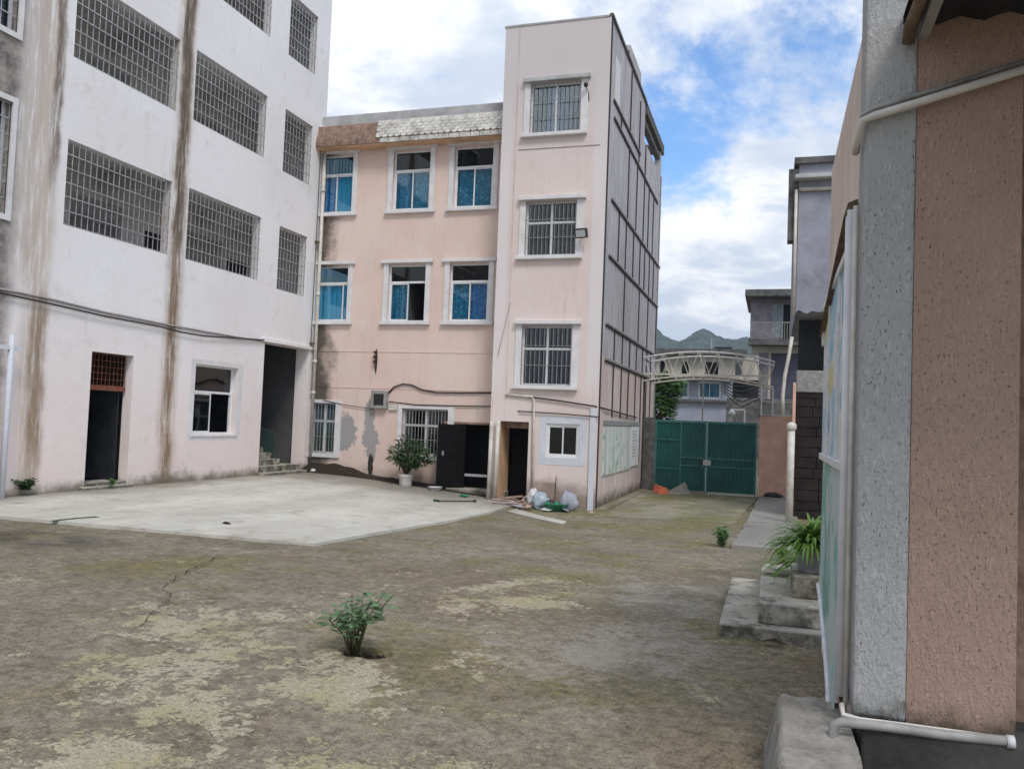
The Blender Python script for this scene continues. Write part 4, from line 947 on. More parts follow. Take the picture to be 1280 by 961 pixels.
# apron of soil and debris along the foot of the pink wing
mb = MB(); K = 40; rows = []
for i in range(K+1):
    x = -13.3+(6.4*i/K); hgt = .20*sst(x, -11.3, -12.2)+.05*sst(x, -8.3, -9.6)
    n = mnoise.noise(Vector((x*2.6, 1, 0)))*.09+mnoise.noise(Vector((x*9, 1, 4)))*.05
    rows.append([Vector((x, YB-.62-.6*abs(n), g(x, 21.3)+.03)), Vector((x, YB-.42, g(x, 21.6)+.05+hgt*.45+n*.3)), Vector((x, YB-.16, g(x, 22)+.05+max(.03, hgt*.8+n*.5))), Vector((x, YB+.02, g(x, 22)+.05+max(.05, hgt+n))),])
for a, b in zip(rows, rows[1:]):
    for i in range(3): mb.quad(a[i], b[i], b[i+1], a[i+1])
tag(mb.build('soil_bank', 'soil', smooth=True), 'dark bank of soil and debris along the foot of the pink wall', None, kind='stuff')

# ------------------------------------------------------------------ GATE and its arch
gt = thing('metal_gate', 'green ribbed double sheet metal gate with a wicket door', 'gate', (-2.2, YG, g(-2.2, YG)))
xl, xr_ = G_(818.5, 570)[0], G_(947, 575)[0]; xm = G_(883, 570)[0]; zb, zt = G_(850, 614)[1], G_(880, 527.5)[1]
def leaf(x0, x1, nm):
    mb = MB(); K = int((x1-x0)/.085); prev = None
    for i in range(K*4+1):
        x = x0+(x1-x0)*i/(K*4); ph = i % 4; d = -.03 if ph in (1, 2) else 0.
        cur = (Vector((x, YG+d, zb+.05)), Vector((x, YG+d, zt)))
        if prev: mb.quad(prev[0], cur[0], cur[1], prev[1])
        prev = cur
    return mb.build(nm, 'gate', gt)
leaf(xl+.03, xm-.012, 'gate_leaf'); leaf(xm+.012, xr_-.05, 'gate_leaf')
for a, b in ((xl, xm-.008), (xm+.008, xr_-.04)):
    for z0, z1 in ((zt-.05, zt+.03),): MB().box(a, b, YG-.06, YG+.02, z0, z1).build('top_rail', 'gate_rail', gt)
    for u in (a, b-.05): MB().box(u, u+.05, YG-.058, YG+.022, zb, zt-.052).build('stile', 'gate_rail', gt)
for py_ in (572, 584): z = G_(880, py_)[1]; 
zr1, zr2 = G_(883, 573)[1], G_(883, 583)[1]; xw = G_(851, 570)[0]
for z in (zr1, zr2):
    MB().box(xw, xm-.06, YG-.07, YG-.032, z-.025, z+.025).build('mid_rail', 'gate_rail', gt); MB().box(xm+.06, xr_-.1, YG-.07, YG-.032, z-.025, z+.025).build('mid_rail', 'gate_rail', gt)
for py_ in (549, 585): z = G_(832, py_)[1]; MB().box(xl+.06, xw, YG-.065, YG-.032, z-.02, z+.02).build('wicket_rail', 'gate_rail', gt)
MB().box(xw-.03, xw+.02, YG-.072, YG-.031, zb, zt-.06).build('wicket_stile', 'gate_rail', gt)
MB().box(xm-.10, xm+.16, YG-.10, YG-.072, zr2+.05, zr1-.05).build('latch', 'grille', gt); MB().box(xm-.2, xm-.12, YG-.12, YG-.075, zr2+.06, zr1-.06).build('padlock', 'black_plastic', gt)
MB().box(xm+.02, xr_, YG-.05, YG-.0, zb-.09, zb-.001).build('bottom_edge', 'white_bar', gt); MB().box(xr_-.039, xr_+.01, YG-.05, YG, zb, zb+1.15).build('side_edge', 'white_bar', gt); MB().box(xm-.007, xm+.007, YG-.075, YG-.061, zb, zr2-.03).build('meeting_edge', 'white_bar', gt)  # white strips stand in for daylight through the gaps below and beside the leaf
one('gate_post', MB().box(XS+.02, xl-.02, YG-.06, YG+.06, -.6, zt+.1), 'concrete_dark', 'dark narrow post between the grey tower and the green gate', 'post', bevel=.01)
gw = thing('gate_wall', 'salmon pink wall section to the right of the green gate', 'wall', (.3, YG, -.5))
x0, x1 = G_(948.5, 580)[0], G_(1004, 580)[0]; zw = G_(970, 520)[1]
MB().box(x0, x1, YG-.12, YG+.12, -.7, zw).build('wall', 'pinkpil', gw, bevel=.015); MB().box(x0-.04, x0+.42, YG-.15, YG+.15, zw+.001, zw+.07).build('coping', 'concrete_dark', gw, bevel=.02)
# arch
ar = thing('gate_arch', 'rusty white arched steel truss spanning above the green gate', 'arch', (-2, YG, 3))
ax0, ax1 = XS+.02, G_(968, 455)[0]; YA0, YA1 = YG-.3, YG+1.5
zts = [G_(820, 448)[1], G_(889, 441)[1], G_(968, 453)[1]]; zls = [G_(822, 477)[1], G_(877, 471)[1], G_(966, 484.5)[1]]
def q3(z, t): return z[0]*(1-t)*(1-2*t)+4*z[1]*t*(1-t)+z[2]*t*(2*t-1)
K = 14
for Yk, nm in ((YA0, 'front'), (YA1, 'rear')):
    P = [Vector((ax0+(ax1-ax0)*i/K, Yk, q3(zts, i/K))) for i in range(K+1)]; Q = [Vector((ax0+(ax1-ax0)*i/K, Yk, q3(zls, i/K))) for i in range(K+1)]
    MB().tube(P, .032, 6).build('top_chord', 'white_bar', ar); MB().tube(Q, .028, 6).build('bottom_chord', 'pvc', ar)
    for i in range(0, K, 2):
        MB().tube([P[i], Q[i+1]], .014, 5).build('brace', 'pvc', ar); MB().tube([Q[i+1], P[i+2]], .014, 5).build('brace', 'pvc', ar)
    if Yk == YA0:
        zc = G_(880, 469.3)[1]; MB().bar((ax0, Yk, zc), (ax1-.1, Yk, zc), .05, .05).build('tie_bar', 'pvc', ar)
        F0 = P
    else: F1 = P
for i in range(0, K+1, 2): MB().tube([F0[i], F1[i]], .018, 5).build('purlin', 'pvc', ar)
for px_ in (952, 966): x = G_(px_, 500)[0]; MB().bar((x, YA0+.05, zw), (x, YA0+.05, q3(zls, .97)-.02), .05).build('post', 'white_bar', ar)
for z in (G_(955, 502)[1], G_(955, 518.5)[1]): MB().bar((G_(952, 500)[0], YA0+.05, z), (G_(992, 500)[0], YA0+.05, z), .03).build('rail', 'white_bar', ar)
x = G_(878.5, 500)[0]; MB().bar((x, YG+.03, zt), (x, YG+.03, q3(zls, .42)), .05).build('post', 'batten_l', ar)

# litter by the gate
def cloth(name, pts, mat, label, cat):
    mb = MB(); n = len(pts)
    mb.v = [Vector(p) for p in pts]; c = sum(mb.v, Vector())/n; mb.v.append(c+Vector((0, 0, .05)))
    for i in range(n): mb.f.append((i, (i+1) % n, n))
    o = mb.build(name, mat); m_ = o.modifiers.new('s', 'SUBSURF'); m_.levels = m_.render_levels = 2; m_.subdivision_type = 'SIMPLE'; tx = bpy.data.textures.new('crumple', 'CLOUDS'); tx.noise_scale = .12; dm = o.modifiers.new('d', 'DISPLACE'); dm.texture = tx; dm.strength = .05; dm.mid_level = .5; m_2 = o.modifiers.new('t', 'SOLIDIFY'); m_2.thickness = .012
    return tag(o, label, cat)
M['tarp_grey'] = simple('grey_tarp', (.30, .28, .245), .8, .25, 4); M['tarp_orange'] = simple('orange_sheet', (.62, .17, .085), .7, .2, 4)
def gq(x, y, dz=.015): q = gp(x, y); return Vector((q.x, q.y, q.z+dz))
cloth('tarpaulin', [gq(834, 617), gq(850, 619), gq(864, 618, .02), Vector((gp(861, 616).x, gp(861, 616).y+.1, g(-2.5, 27)+.1)), Vector((gp(855, 616).x, gp(855, 616).y+.15, g(-2.5, 27)+.40)), Vector((gp(848, 616).x, gp(848, 616).y+.15, g(-2.5, 27)+.26)), gq(840, 615, .12)], 'tarp_grey', 'crumpled grey tarpaulin lying in front of the green gate', 'tarpaulin')
cloth('plastic_sheet', [gq(816, 614), gq(824, 618), gq(836, 617.5), gq(834, 614, .12), Vector((gp(823, 614).x, gp(823, 614).y+.1, g(-3, 27)+.20)), Vector((gp(818, 614).x, gp(818, 614).y+.1, g(-3, 27)+.27))], 'tarp_orange', 'orange plastic sheet crumpled at the left foot of the gate', 'plastic sheet')
def lump(c, r, sz=(1, 1, .6), seed=0, amp=.3, n=16):
    mb = MB(); c = Vector(c); rings = n//2
    for j in range(rings+1):
        ph = -math.pi/2+math.pi*j/rings
        for i in range(n):
            a = 2*math.pi*i/n; d = Vector((math.cos(a)*math.cos(ph), math.sin(a)*math.cos(ph), math.sin(ph)))
            k = r*(1+amp*mnoise.noise(d*2.2+Vector((seed*3.1, 0, 0)))+amp*.5*mnoise.noise(d*5+Vector((0, seed, 0))))
            p = c+Vector((d.x*k*sz[0], d.y*k*sz[1], d.z*k*sz[2])); mb.v.append(p)
    for j in range(rings):
        for i in range(n): mb.f.append((j*n+i, j*n+(i+1) % n, (j+1)*n+(i+1) % n, (j+1)*n+i))
    return mb
p = gp(966, 621); one('rubbish_bag', lump((p.x, YG-.35, g(0, YG)+.10), .17, (1.7, .8, .55), 3, .5), 'black_plastic', 'slumped black rubbish bag at the foot of the salmon wall', 'bag', smooth=True)

# white capped post
p = gp(986, 655); wp = thing('bollard_pole', 'tall cream plastic pole with a rounded cap beside the pavement', 'pole', p)
ztp_ = at_y(988.5, 535, p.y).z; MB().tube([(p.x, p.y, p.z-.1), (p.x+.01, p.y, ztp_)], .085, 14).build('pipe', 'pvc', wp, smooth=True)
MB().lathe((p.x+.01, p.y, ztp_-.03), [(.095, -.02), (.115, .0), (.12, .09), (.10, .14), (.05, .17), (.01, .175)], 14).build('cap', 'pvc', wp, smooth=True)

# ------------------------------------------------------------------ STEPS and pots
st = thing('concrete_steps', 'two worn concrete steps with a square pedestal against the wall end', 'steps', (.2, 8.5, 0))
a0 = gp(898, 793); b0 = gp(925, 722); x0 = a0.x
h1 = .20
def stepbox(x0, x1, y0, y1, z0, z1, nm):
    o = MB().box(x0, x1, y0, y1, z0, z1).build(nm, 'step', st, bevel=.018); return o
q = at_z(948, 752, .29); q2 = at_z(962, 704, .29); b0 = at_z(928, 722, .10)
stepbox(x0, 1.1, a0.y, b0.y, -.15, .10, 'step')
stepbox(q.x, 1.1, q.y, q2.y, .101, .29, 'step')
q3_ = at_z(991, 718, .50); stepbox(q3_.x, 1.1, q3_.y, q3_.y+.75, .291, .50, 'pedestal')
def blades(mb, c, n, L, droop, wd, up_=1.0, seed=0):
    rnd = random.Random(seed)
    for _ in range(n):
        a = rnd.uniform(0, 6.283); l = L*rnd.uniform(.6, 1.1); el = rnd.uniform(.55, 1.45)*up_; d = Vector((math.cos(a), math.sin(a), 0)); sx = Vector((-d.y, d.x, 0))
        P = []; pos = Vector(c)+d*rnd.uniform(0, .05); ang = min(1.5, el); K = 7
        for i in range(K+1):
            P.append(pos.copy()); pos = pos+(d*math.cos(ang)+Vector((0, 0, math.sin(ang))))*(l/K); ang -= droop*rnd.uniform(.7, 1.3)/K*2.
        for i in range(K):
            w0 = wd*(math.sin(math.pi*min(1, (i+.6)/(K+.6)))+.12); w1 = wd*(math.sin(math.pi*min(1, (i+1.6)/(K+.6)))+.05)
            mb.quad(P[i]+sx*w0, P[i]-sx*w0, P[i+1]-sx*w1, P[i+1]+sx*w1)
    return mb
def pot(c, r, h, mat, label, nm='plant_pot', leafmat='leaf_fern', n=130, L=.42):
    t_ = thing(nm, label, 'potted plant', c)
    MB().lathe(c, [(r*.72, 0), (r*.8, h*.1), (r*.97, h*.86), (r*1.06, h*.88), (r*1.06, h), (r*.93, h), (r*.88, h*.88), (r*.2, h*.86)], 24).build('pot', mat, t_, smooth=True)
    mb = MB(); blades(mb, Vector(c)+Vector((0, 0, h*.86)), n, L, .95, .014, 1.05, int(r*1000)); mb.build('leaves', leafmat, t_)
    return t_
pp = Vector((at_y(1014, 715, q3_.y+.22).x, q3_.y+.22, .50))
pot(pp, .15, .23, 'pot_grey', 'spider plant with arching green leaves in a grey pot on the pedestal', n=300, L=.5)
p2 = Vector((pp.x+.12, pp.y+1.05, .10)); pot(p2, .15, .27, 'pot_white', 'spider plant in a pale pot standing behind the pedestal', n=220, L=.72)
# weed by the pavement and fine weeds at the step
def weed(c, h, n, seed, label, nm='weed', mat='leaf_weed', spread=.5, lw=.03, ll=.07):
    rnd = random.Random(seed); t_ = thing(nm, label, 'plant', c); ms = MB(); ml = MB(); c = Vector(c)
    for _ in range(n):
        a = rnd.uniform(0, 6.283); top = c+Vector((math.cos(a)*spread*h*rnd.random(), math.sin(a)*spread*h*rnd.random(), h*rnd.uniform(.5, 1))); mid = c.lerp(top, .5)+Vector((0, 0, .08*h))
        ms.tube([c, mid, top], [.006, .005, .003], 5)
        for k in range(16):
            t = .04+.96*k/15; p = c.lerp(mid, t*2) if t < .5 else mid.lerp(top, t*2-1); leaf1(ml, p, rnd, ll*rnd.uniform(.6, 1.2), lw*rnd.uniform(.7, 1.2))
    ms.build('stems', 'stem_g', t_); ml.build('leaves', mat, t_); return t_
def leaf1(mb, p, rnd, l, wd, dirv=None, lift=.3):
    a = rnd.uniform(0, 6.283); d = dirv or Vector((math.cos(a), math.sin(a), rnd.uniform(-.5, .7)*lift*2)); d = d.normalized(); sx = d.cross(Vector((0, 0, 1)))
    if sx.length < .1: sx = Vector((1, 0, 0))
    sx.normalize(); sx = (sx+Vector((0, 0, rnd.uniform(-.5, .5)))).normalized(); nn = sx.cross(d)
    mb.add([p, p+d*l*.35+sx*wd*.5-nn*.1*wd, p+d*l*.75+sx*wd*.36-nn*.15*wd, p+d*l-nn*.1*l, p+d*l*.75-sx*wd*.36-nn*.15*wd, p+d*l*.35-sx*wd*.5-nn*.1*wd, p+d*l*.5+nn*.05*l], ((0, 1, 6), (1, 2, 6), (2, 3, 6), (3, 4, 6), (4, 5, 6), (5, 0, 6)))
weed(gp(902, 682), .42, 16, 3, 'bushy green weed growing at the edge of the pavement strip', spread=.75, ll=.10, lw=.045)
weed(gp(978, 700), .28, 9, 8, 'pale green weed in the corner beside the pavement and steps', spread=.6, ll=.09, lw=.035, mat='leaf_fern')
weed(at_x(32, 612, XA+.12), .22, 14, 5, 'low dark moss and weeds at the foot of the stained white wall', spread=1.3, ll=.1, lw=.06, mat='leaf_dark')
weed(at_x(140, 606, XA+.2), .16, 6, 6, 'tiny weed beside the white building door step', spread=.6, ll=.07, lw=.03)
# shrub breaking through the yard
def yard_shrub():
    rnd = random.Random(21); c = Vector((PC.x-.04, PC.y+.02, -.09)); t_ = thing('yard_shrub', 'small leafy shrub growing out of a broken hole in the asphalt', 'plant', c)
    tips = [(407, 770), (418, 760), (432, 755), (440, 742), (455, 741), (463, 752), (478, 743), (492, 743), (428, 775), (450, 770), (462, 765), (445, 757)]
    ml = MB()
    for k, (x, y) in enumerate(tips):
        top = at_y(x, y, PC.y+rnd.uniform(-.18, .18)); mid = c.lerp(top, .45)+Vector((rnd.uniform(-.02, .02), rnd.uniform(-.02, .02), .05))
        mid.x = c.x+(top.x-c.x)*.35
        MB().tube([c+Vector((rnd.uniform(-.03, .03), rnd.uniform(-.03, .03), 0)), mid, top], [.010, .007, .003], 6).build('stem', 'stem_g' if k % 2 else 'stem', t_, smooth=True)
        for j in range(17):
            t = rnd.uniform(.35, 1.05)**.6; p = c.lerp(mid, t*2) if t < .5 else mid.lerp(top, t*2-1); p = p+Vector((rnd.uniform(-.05, .05), rnd.uniform(-.05, .05), rnd.uniform(-.03, .03)))
            leaf1(ml, p, rnd, rnd.uniform(.05, .10), rnd.uniform(.035, .06))
    ml.build('leaves', 'leaf_mid', t_)
yard_shrub()
mb = MB(); rnd = random.Random(4)
K = 28
mb.add([(PC.x+.06, PC.y, -.058)]+[(PC.x+.06+.25*math.cos(6.2832*i/K), PC.y+.15*math.sin(6.2832*i/K), -.066) for i in range(K)], [(0, 1+i, 1+(i+1) % K) for i in range(K)])
for _ in range(46):
    x = PC.x+.08+rnd.gauss(0, .09); y = PC.y+rnd.gauss(0, .045); s_ = rnd.uniform(.012, .04); z = -.06+rnd.uniform(-.01, .03)
    v = [(x+s_*rnd.uniform(-1, 1), y+s_*rnd.uniform(-1, 1), z-.01+s_*rnd.uniform(0, 1)) for _ in range(4)]; mb.add(v, ((0, 1, 2), (0, 3, 1), (0, 2, 3), (1, 3, 2)))
tag(mb.build('asphalt_rubble', 'soil'), 'broken lumps and dirt in the hole at the shrub', None, kind='stuff')

# potted shrub by the pink wing
def potted_shrub():
    rnd = random.Random(5); b = gp(507, 606); b = Vector((b.x, min(b.y, YB-.85), 0)); b = Vector((at_y(507, 600, YB-.85).x, YB-.85, g(-9.5, 21.2)+.035))
    t_ = thing('potted_shrub', 'dense dark green shrub with a red bloom in a white pot by the pink wall', 'potted plant', b)
    MB().lathe(b, [(.15, 0), (.17, .05), (.19, .26), (.21, .30), (.21, .36), (.18, .36), (.17, .30), (.03, .29)], 20).build('pot', 'pot_white', t_, smooth=True)
    c = b+Vector((0, 0, .30)); ml = MB(); zt_ = at_y(510, 549, b.y).z; zmid = at_y(510, 570, b.y).z
    for k in range(15):
        a = rnd.uniform(0, 6.283); el = rnd.uniform(.5, 1.4); top = Vector((b.x+.1, b.y, zmid))+Vector((math.cos(a)*math.cos(el)*.72, math.sin(a)*math.cos(el)*.5, (math.sin(el)-.45)*.62))
        MB().tube([c, c.lerp(top, .5)+Vector((0, 0, .12)), top], [.02, .013, .005], 6).build('branch', 'stem', t_, smooth=True)
    for k in range(1150):
        a = rnd.uniform(0, 6.283); u = rnd.uniform(-1, 1); rr = rnd.random()**.4; d = Vector((math.cos(a)*math.sqrt(1-u*u), math.sin(a)*math.sqrt(1-u*u), u))
        k2 = 1+.35*mnoise.noise(d*2.5); p = Vector((b.x+.1, b.y, zmid+.03))+Vector((d.x*.66, d.y*.48, d.z*(.46 if u > 0 else .34)))*rr*k2
        leaf1(ml, p, rnd, rnd.uniform(.09, .16), rnd.uniform(.04, .065), Vector((d.x+rnd.uniform(-.6, .6), d.y+rnd.uniform(-.6, .6), d.z*.5+rnd.uniform(-.7, .3))))
    ml.build('leaves', 'leaf_dark', t_)
    fm = MB()
    for k in range(10): leaf1(fm, at_y(495, 550, b.y-.1), rnd, .08, .05)
    fm.build('flower', 'flower', t_)
potted_shrub()

# rubbish heap by the booth window
hx = lambda x, y, Y: at_y(x, y, Y)
YR = YT-.45
def gz(x, y): return g(x, y)
M['bag_blue'] = simple('pale_blue_plastic', (.38, .46, .50), .45, .25, 9, spec=.5); M['bag_white'] = simple('white_plastic', (.62, .62, .63), .5, .2, 9, spec=.5); M['bag_grey'] = simple('grey_plastic', (.36, .36, .41), .5, .25, 9)
M['basin'] = simple('green_plastic_basin', (.03, .22, .12), .4, .2, 6, spec=.5); M['carton'] = simple('wet_cardboard', (.36, .27, .23), .9, .25, 5); M['wood'] = simple('scrap_wood', (.36, .25, .19), .9, .35, 9); M['wood_pink'] = simple('pinkish_scrap_lath', (.52, .40, .36), .9, .3, 9)
for (x, y, r_, sz, mt, lb, sd_) in ((674, 616, .24, (1, .8, .95), 'bag_blue', 'pale blue plastic bag in the rubbish heap under the booth window', 1), (667, 610, .20, (.9, .7, 1.3), 'bag_white', 'upright white plastic bag leaning in the rubbish heap', 2), (711, 616, .24, (1.0, .7, 1.1), 'bag_grey', 'translucent grey plastic bag at the end of the rubbish heap', 4), (688, 607, .15, (1, .7, .9), 'black_plastic', 'small black bag tucked behind the green basin', 5)):
    p = hx(x, y, YR-.1*(sd_ % 2)); one('plastic_bag', lump((p.x, p.y, gz(p.x, p.y)+r_*sz[2]*.75), r_, sz, sd_, .45, 20), mt, lb, 'bag', smooth=True)
p = hx(696, 622, YR-.35); one('plastic_basin', MB().lathe((p.x, p.y, gz(p.x, p.y)), [(.22, 0), (.30, .16), (.33, .17), (.33, .19), (.29, .185), (.21, .03), (.03, .025)], 24), 'basin', 'green plastic basin lying in the rubbish heap', 'basin', smooth=True)
p = hx(680, 607, YR+.25); one('cardboard_box', MB().box(p.x-.28, p.x+.28, p.y-.12, p.y+.12, gz(p.x, p.y)-.02, hx(680, 603, YR+.25).z+.02), 'carton', 'brown cardboard box against the pink wall behind the rubbish', 'box', bevel=.02)
p = hx(695, 596, YR+.3); one('stick', MB().tube([(p.x-.02, p.y, gz(p.x, p.y)), (p.x, p.y+.03, hx(695, 595, YR+.3).z)], .014, 6), 'stem', 'upright dark stick standing in the rubbish heap against the wall', 'stick')
rnd = random.Random(12); ctr = hx(648, 620, YR-.1)
for k in range(16):
    a = rnd.uniform(-.5, .5)+(0 if rnd.random() < .7 else 1.2); l = rnd.uniform(.5, 1.15); c = Vector((ctr.x+rnd.uniform(-.38, .4), ctr.y+rnd.uniform(-.35, .3), 0)); c.z = gz(c.x, c.y)+.03+rnd.uniform(0, .2)
    d = Vector((math.cos(a), math.sin(a)*.7, rnd.uniform(-.12, .25)))*l/2
    o = MB().bar(c-d, c+d, rnd.uniform(.03, .06), rnd.uniform(.012, .03)).build('scrap_lath', 'wood' if k % 3 else 'wood_pink'); tag(o, 'scrap wooden lath lying in the pile beside the tower doorway', 'wood scrap', 'laths in the scrap pile')
for k in range(5):
    c = Vector((ctr.x+rnd.uniform(-.4, .5), ctr.y+rnd.uniform(-.4, .2), 0)); r_ = rnd.uniform(.07, .12); o = lump((c.x, c.y, gz(c.x, c.y)+r_*.5), r_, (1.2, 1, .6), 20+k, .5, 10).build('rubble_lump', 'pinkpil' if k % 2 else 'bag_white'); tag(o, 'lump of broken plaster in the scrap pile beside the tower doorway', 'rubble', 'plaster lumps in the scrap pile')
for k in range(14):
    c = Vector((ctr.x+rnd.uniform(-.5, 2.2), ctr.y+rnd.uniform(-.55, .1), 0)); c.z = gz(c.x, c.y)+.012; w_ = rnd.uniform(.05, .14); a = rnd.uniform(0, 3.1); d1 = Vector((math.cos(a), math.sin(a), 0))*w_; d2 = Vector((-math.sin(a), math.cos(a), 0))*w_*rnd.uniform(.4, .9)
    h_ = [rnd.uniform(0, .09) for _ in range(4)]
    q = [c-d1-d2+Vector((0, 0, h_[0])), c+d1-d2+Vector((0, 0, h_[1])), c+d1+d2+Vector((0, 0, h_[2])), c-d1+d2+Vector((0, 0, h_[3]))]; dn = Vector((0, 0, -.008))
    o = MB().add(q+[v+dn for v in q], ((0, 1, 2), (0, 2, 3), (4, 6, 5), (4, 7, 6), (0, 4, 5, 1), (1, 5, 6, 2), (2, 6, 7, 3), (3, 7, 4, 0))).build('paper_scrap', ('bag_white', 'carton', 'bag_grey', 'wood', 'bag_blue')[k % 5]); tag(o, 'crumpled scrap of paper or plastic strewn along the rubbish heap', 'litter', 'scraps along the rubbish heap')
# things lying on the pale slab
p = gp(570, 628); t_ = thing('broom', 'worn broom lying flat on the pale concrete slab', 'broom', (p.x, p.y, p.z))
a, b = gp(548, 629), gp(592, 629); a.z += .06; b.z += .06
MB().tube([a, b], .014, 6).build('handle', 'black_plastic', t_); 
mb = lump(a+Vector((-.05, 0, 0)), .07, (1.4, .8, .6), 31, .5, 10); mb.build('head', 'leaf_dark', t_); lump(b+Vector((.02, 0, 0)), .05, (1, .8, .8), 33, .4, 10).build('grip', 'black_plastic', t_)
p = gp(580, 623); one('plastic_bottle', MB().tube([p+Vector((-.10, 0, .08)), p+Vector((.06, 0, .08)), p+Vector((.10, .0, .08)), p+Vector((.14, 0, .08))], [.04, .04, .018, .018], 10), 'basin', 'green plastic bottle lying on the slab beyond the broom', 'bottle', smooth=True)
p = gp(283, 655, .035); one('dead_leaf', MB().add([p+Vector((-.09, 0, .01)), p+Vector((0, -.03, .05)), p+Vector((.10, 0, .01)), p+Vector((0, .05, .03)), p+Vector((0, .01, .0))], ((0, 1, 4), (1, 2, 4), (2, 3, 4), (3, 0, 4))), 'soil', 'single dark dead leaf on the pale slab', 'leaf')
p = at_y(738/1, 604, YT-.3); p = at_y(544, 606, YB-.8); one('white_basin', MB().lathe((p.x, YB-.8, g(p.x, 21.3)+.03), [(.14, 0), (.2, .1), (.21, .11), (.18, .1), (.12, .02), (.02, .02)], 16), 'bag_white', 'small white basin on the slab beside the dark metal door', 'basin', smooth=True)
p = at_x(390, 592, XA+.5); p = gp(392, 592); one('crumpled_paper', lump((p.x, p.y, g(p.x, p.y)+.08), .10, (1.2, 1, .7), 40, .6, 10), 'bag_white', 'crumpled white paper on the dark ground below the drainpipe', 'litter')
# leaf litter, gravel specks
mb = MB(); rnd = random.Random(9)
def bit(x, y, s_, flat=.4):
    z = g(x, y)+.002; a = rnd.uniform(0, 6.28); ca, sa = math.cos(a)*s_, math.sin(a)*s_
    mb.add([(x-ca, y-sa, z+.004), (x+sa*flat, y-ca*flat, z+rnd.uniform(.005, .4)*s_), (x+ca, y+sa, z+.006+rnd.uniform(0, .3)*s_), (x-sa*flat, y+ca*flat, z+.008)], ((0, 1, 2), (0, 2, 3)))
for _ in range(60): q = gp(rnd.uniform(895, 1000), rnd.uniform(690, 740)); bit(q.x, q.y, rnd.uniform(.015, .06))
for _ in range(40): q = gp(rnd.gauss(985, 25), rnd.gauss(806, 6)); bit(q.x, q.y, rnd.uniform(.01, .035))
for _ in range(420): x = rnd.uniform(-8, .3); y = 3.5+14*rnd.random()**1.3; bit(x, y, .005+.03*rnd.random()**3)
tag(mb.build('leaf_litter', 'litter'), 'dry leaves and scraps scattered over the asphalt', None, kind='stuff')
p = gp(968, 806); one('dead_leaf', MB().add([p+Vector((-.12, 0, .02)), p+Vector((0, -.04, .07)), p+Vector((.12, -.02, .01)), p+Vector((0, .05, .05)), p+Vector((0, .01, .03))], ((0, 1, 4), (1, 2, 4), (2, 3, 4), (3, 0, 4))), 'litter', 'large curled grey leaf in front of the concrete step', 'leaf')

# ------------------------------------------------------------------ RIGHT-HAND WALL
bC = thing('side_building', 'stippled grey and salmon plastered outbuilding end with a painted side wall', 'building', (1.2, 6, 0))
zc0 = .37; yF = 7.32
xw_ = E_(1140, 500)[0]; xr2 = E_(1274, 600)[0]
ztopC = C_(1088, 0)[1]
ztopE = E_(1200, 32)[1]+.25
MB().fb(FE, XC, xw_, zc0, ztopC+.35, -.25, 0).build('corner_pillar', 'pil_white', bC, bevel=.02)
MB().fb(FE, xw_+.0, xr2, zc0, ztopE, -.25, -.012).build('end_wall', 'pil_pink', bC)
mb = MB(); mb.fb(FE, xr2, xr2+2.5, -.2, 4.2, -.6, -.35); mb.build('rear_wall', 'bare', bC)
MB().fb(FC, YC+.255, yF, .02, ztopC, -.24, -.003).build('side_wall', 'pil_pale', bC)
MB().box(XC+.02, xr2+.5, YC+.3, yF-.02, ztopC-.15, ztopC-.02).build('flat_roof', 'parapet', bC)
MB().fb(FE, XC+.03, xr2+2.5, -.3, zc0-.002, -.3, .10).build('plinth', 'plinth', bC, bevel=.02)
# roof over the end: sheet, rafter, rusty pipe stub
zR = E_(1200, 30)[1]
mb = MB(); K = 40; prev = None
for i in range(K+1):
    x = E_(1128, 40)[0]+(2.2*i/K); dz = .018*math.sin(i*1.6)
    cur = [Vector((x, YC-1.7, zR+.06+dz)), Vector((x, YC+.4, zR+.02+dz)), Vector((x, YC+.4, zR+.05+dz)), Vector((x, YC-1.7, zR+.09+dz))]  # unseen front overhang lengthened to keep sun off the end wall
    if prev:
        for a, b in ((0, 1), (1, 2), (2, 3), (3, 0)): mb.quad(prev[a], prev[b], cur[b], cur[a])
    prev = cur
mb.build('roof_sheet', 'sheet', bC)
a = E_(1160, 12); MB().bar((a[0], YC-1.65, zR+.02), (a[0]-.02, YC+.05, zR-.03), .05, .06).build('rafter', 'timber', bC); MB().box(a[0]+.04, a[0]+2, YC-.36, YC-.31, zR-.0, zR+.045).build('purlin', 'timber', bC)
a = E_(1135, 25); MB().tube([(a[0]+.02, YC-.45, zR+.0), (a[0]+.0, YC-.08, zR-.03), (a[0], YC-.03, zR-.09)], .032, 10).build('gutter_stub', 'rust_pipe', bC, smooth=True)
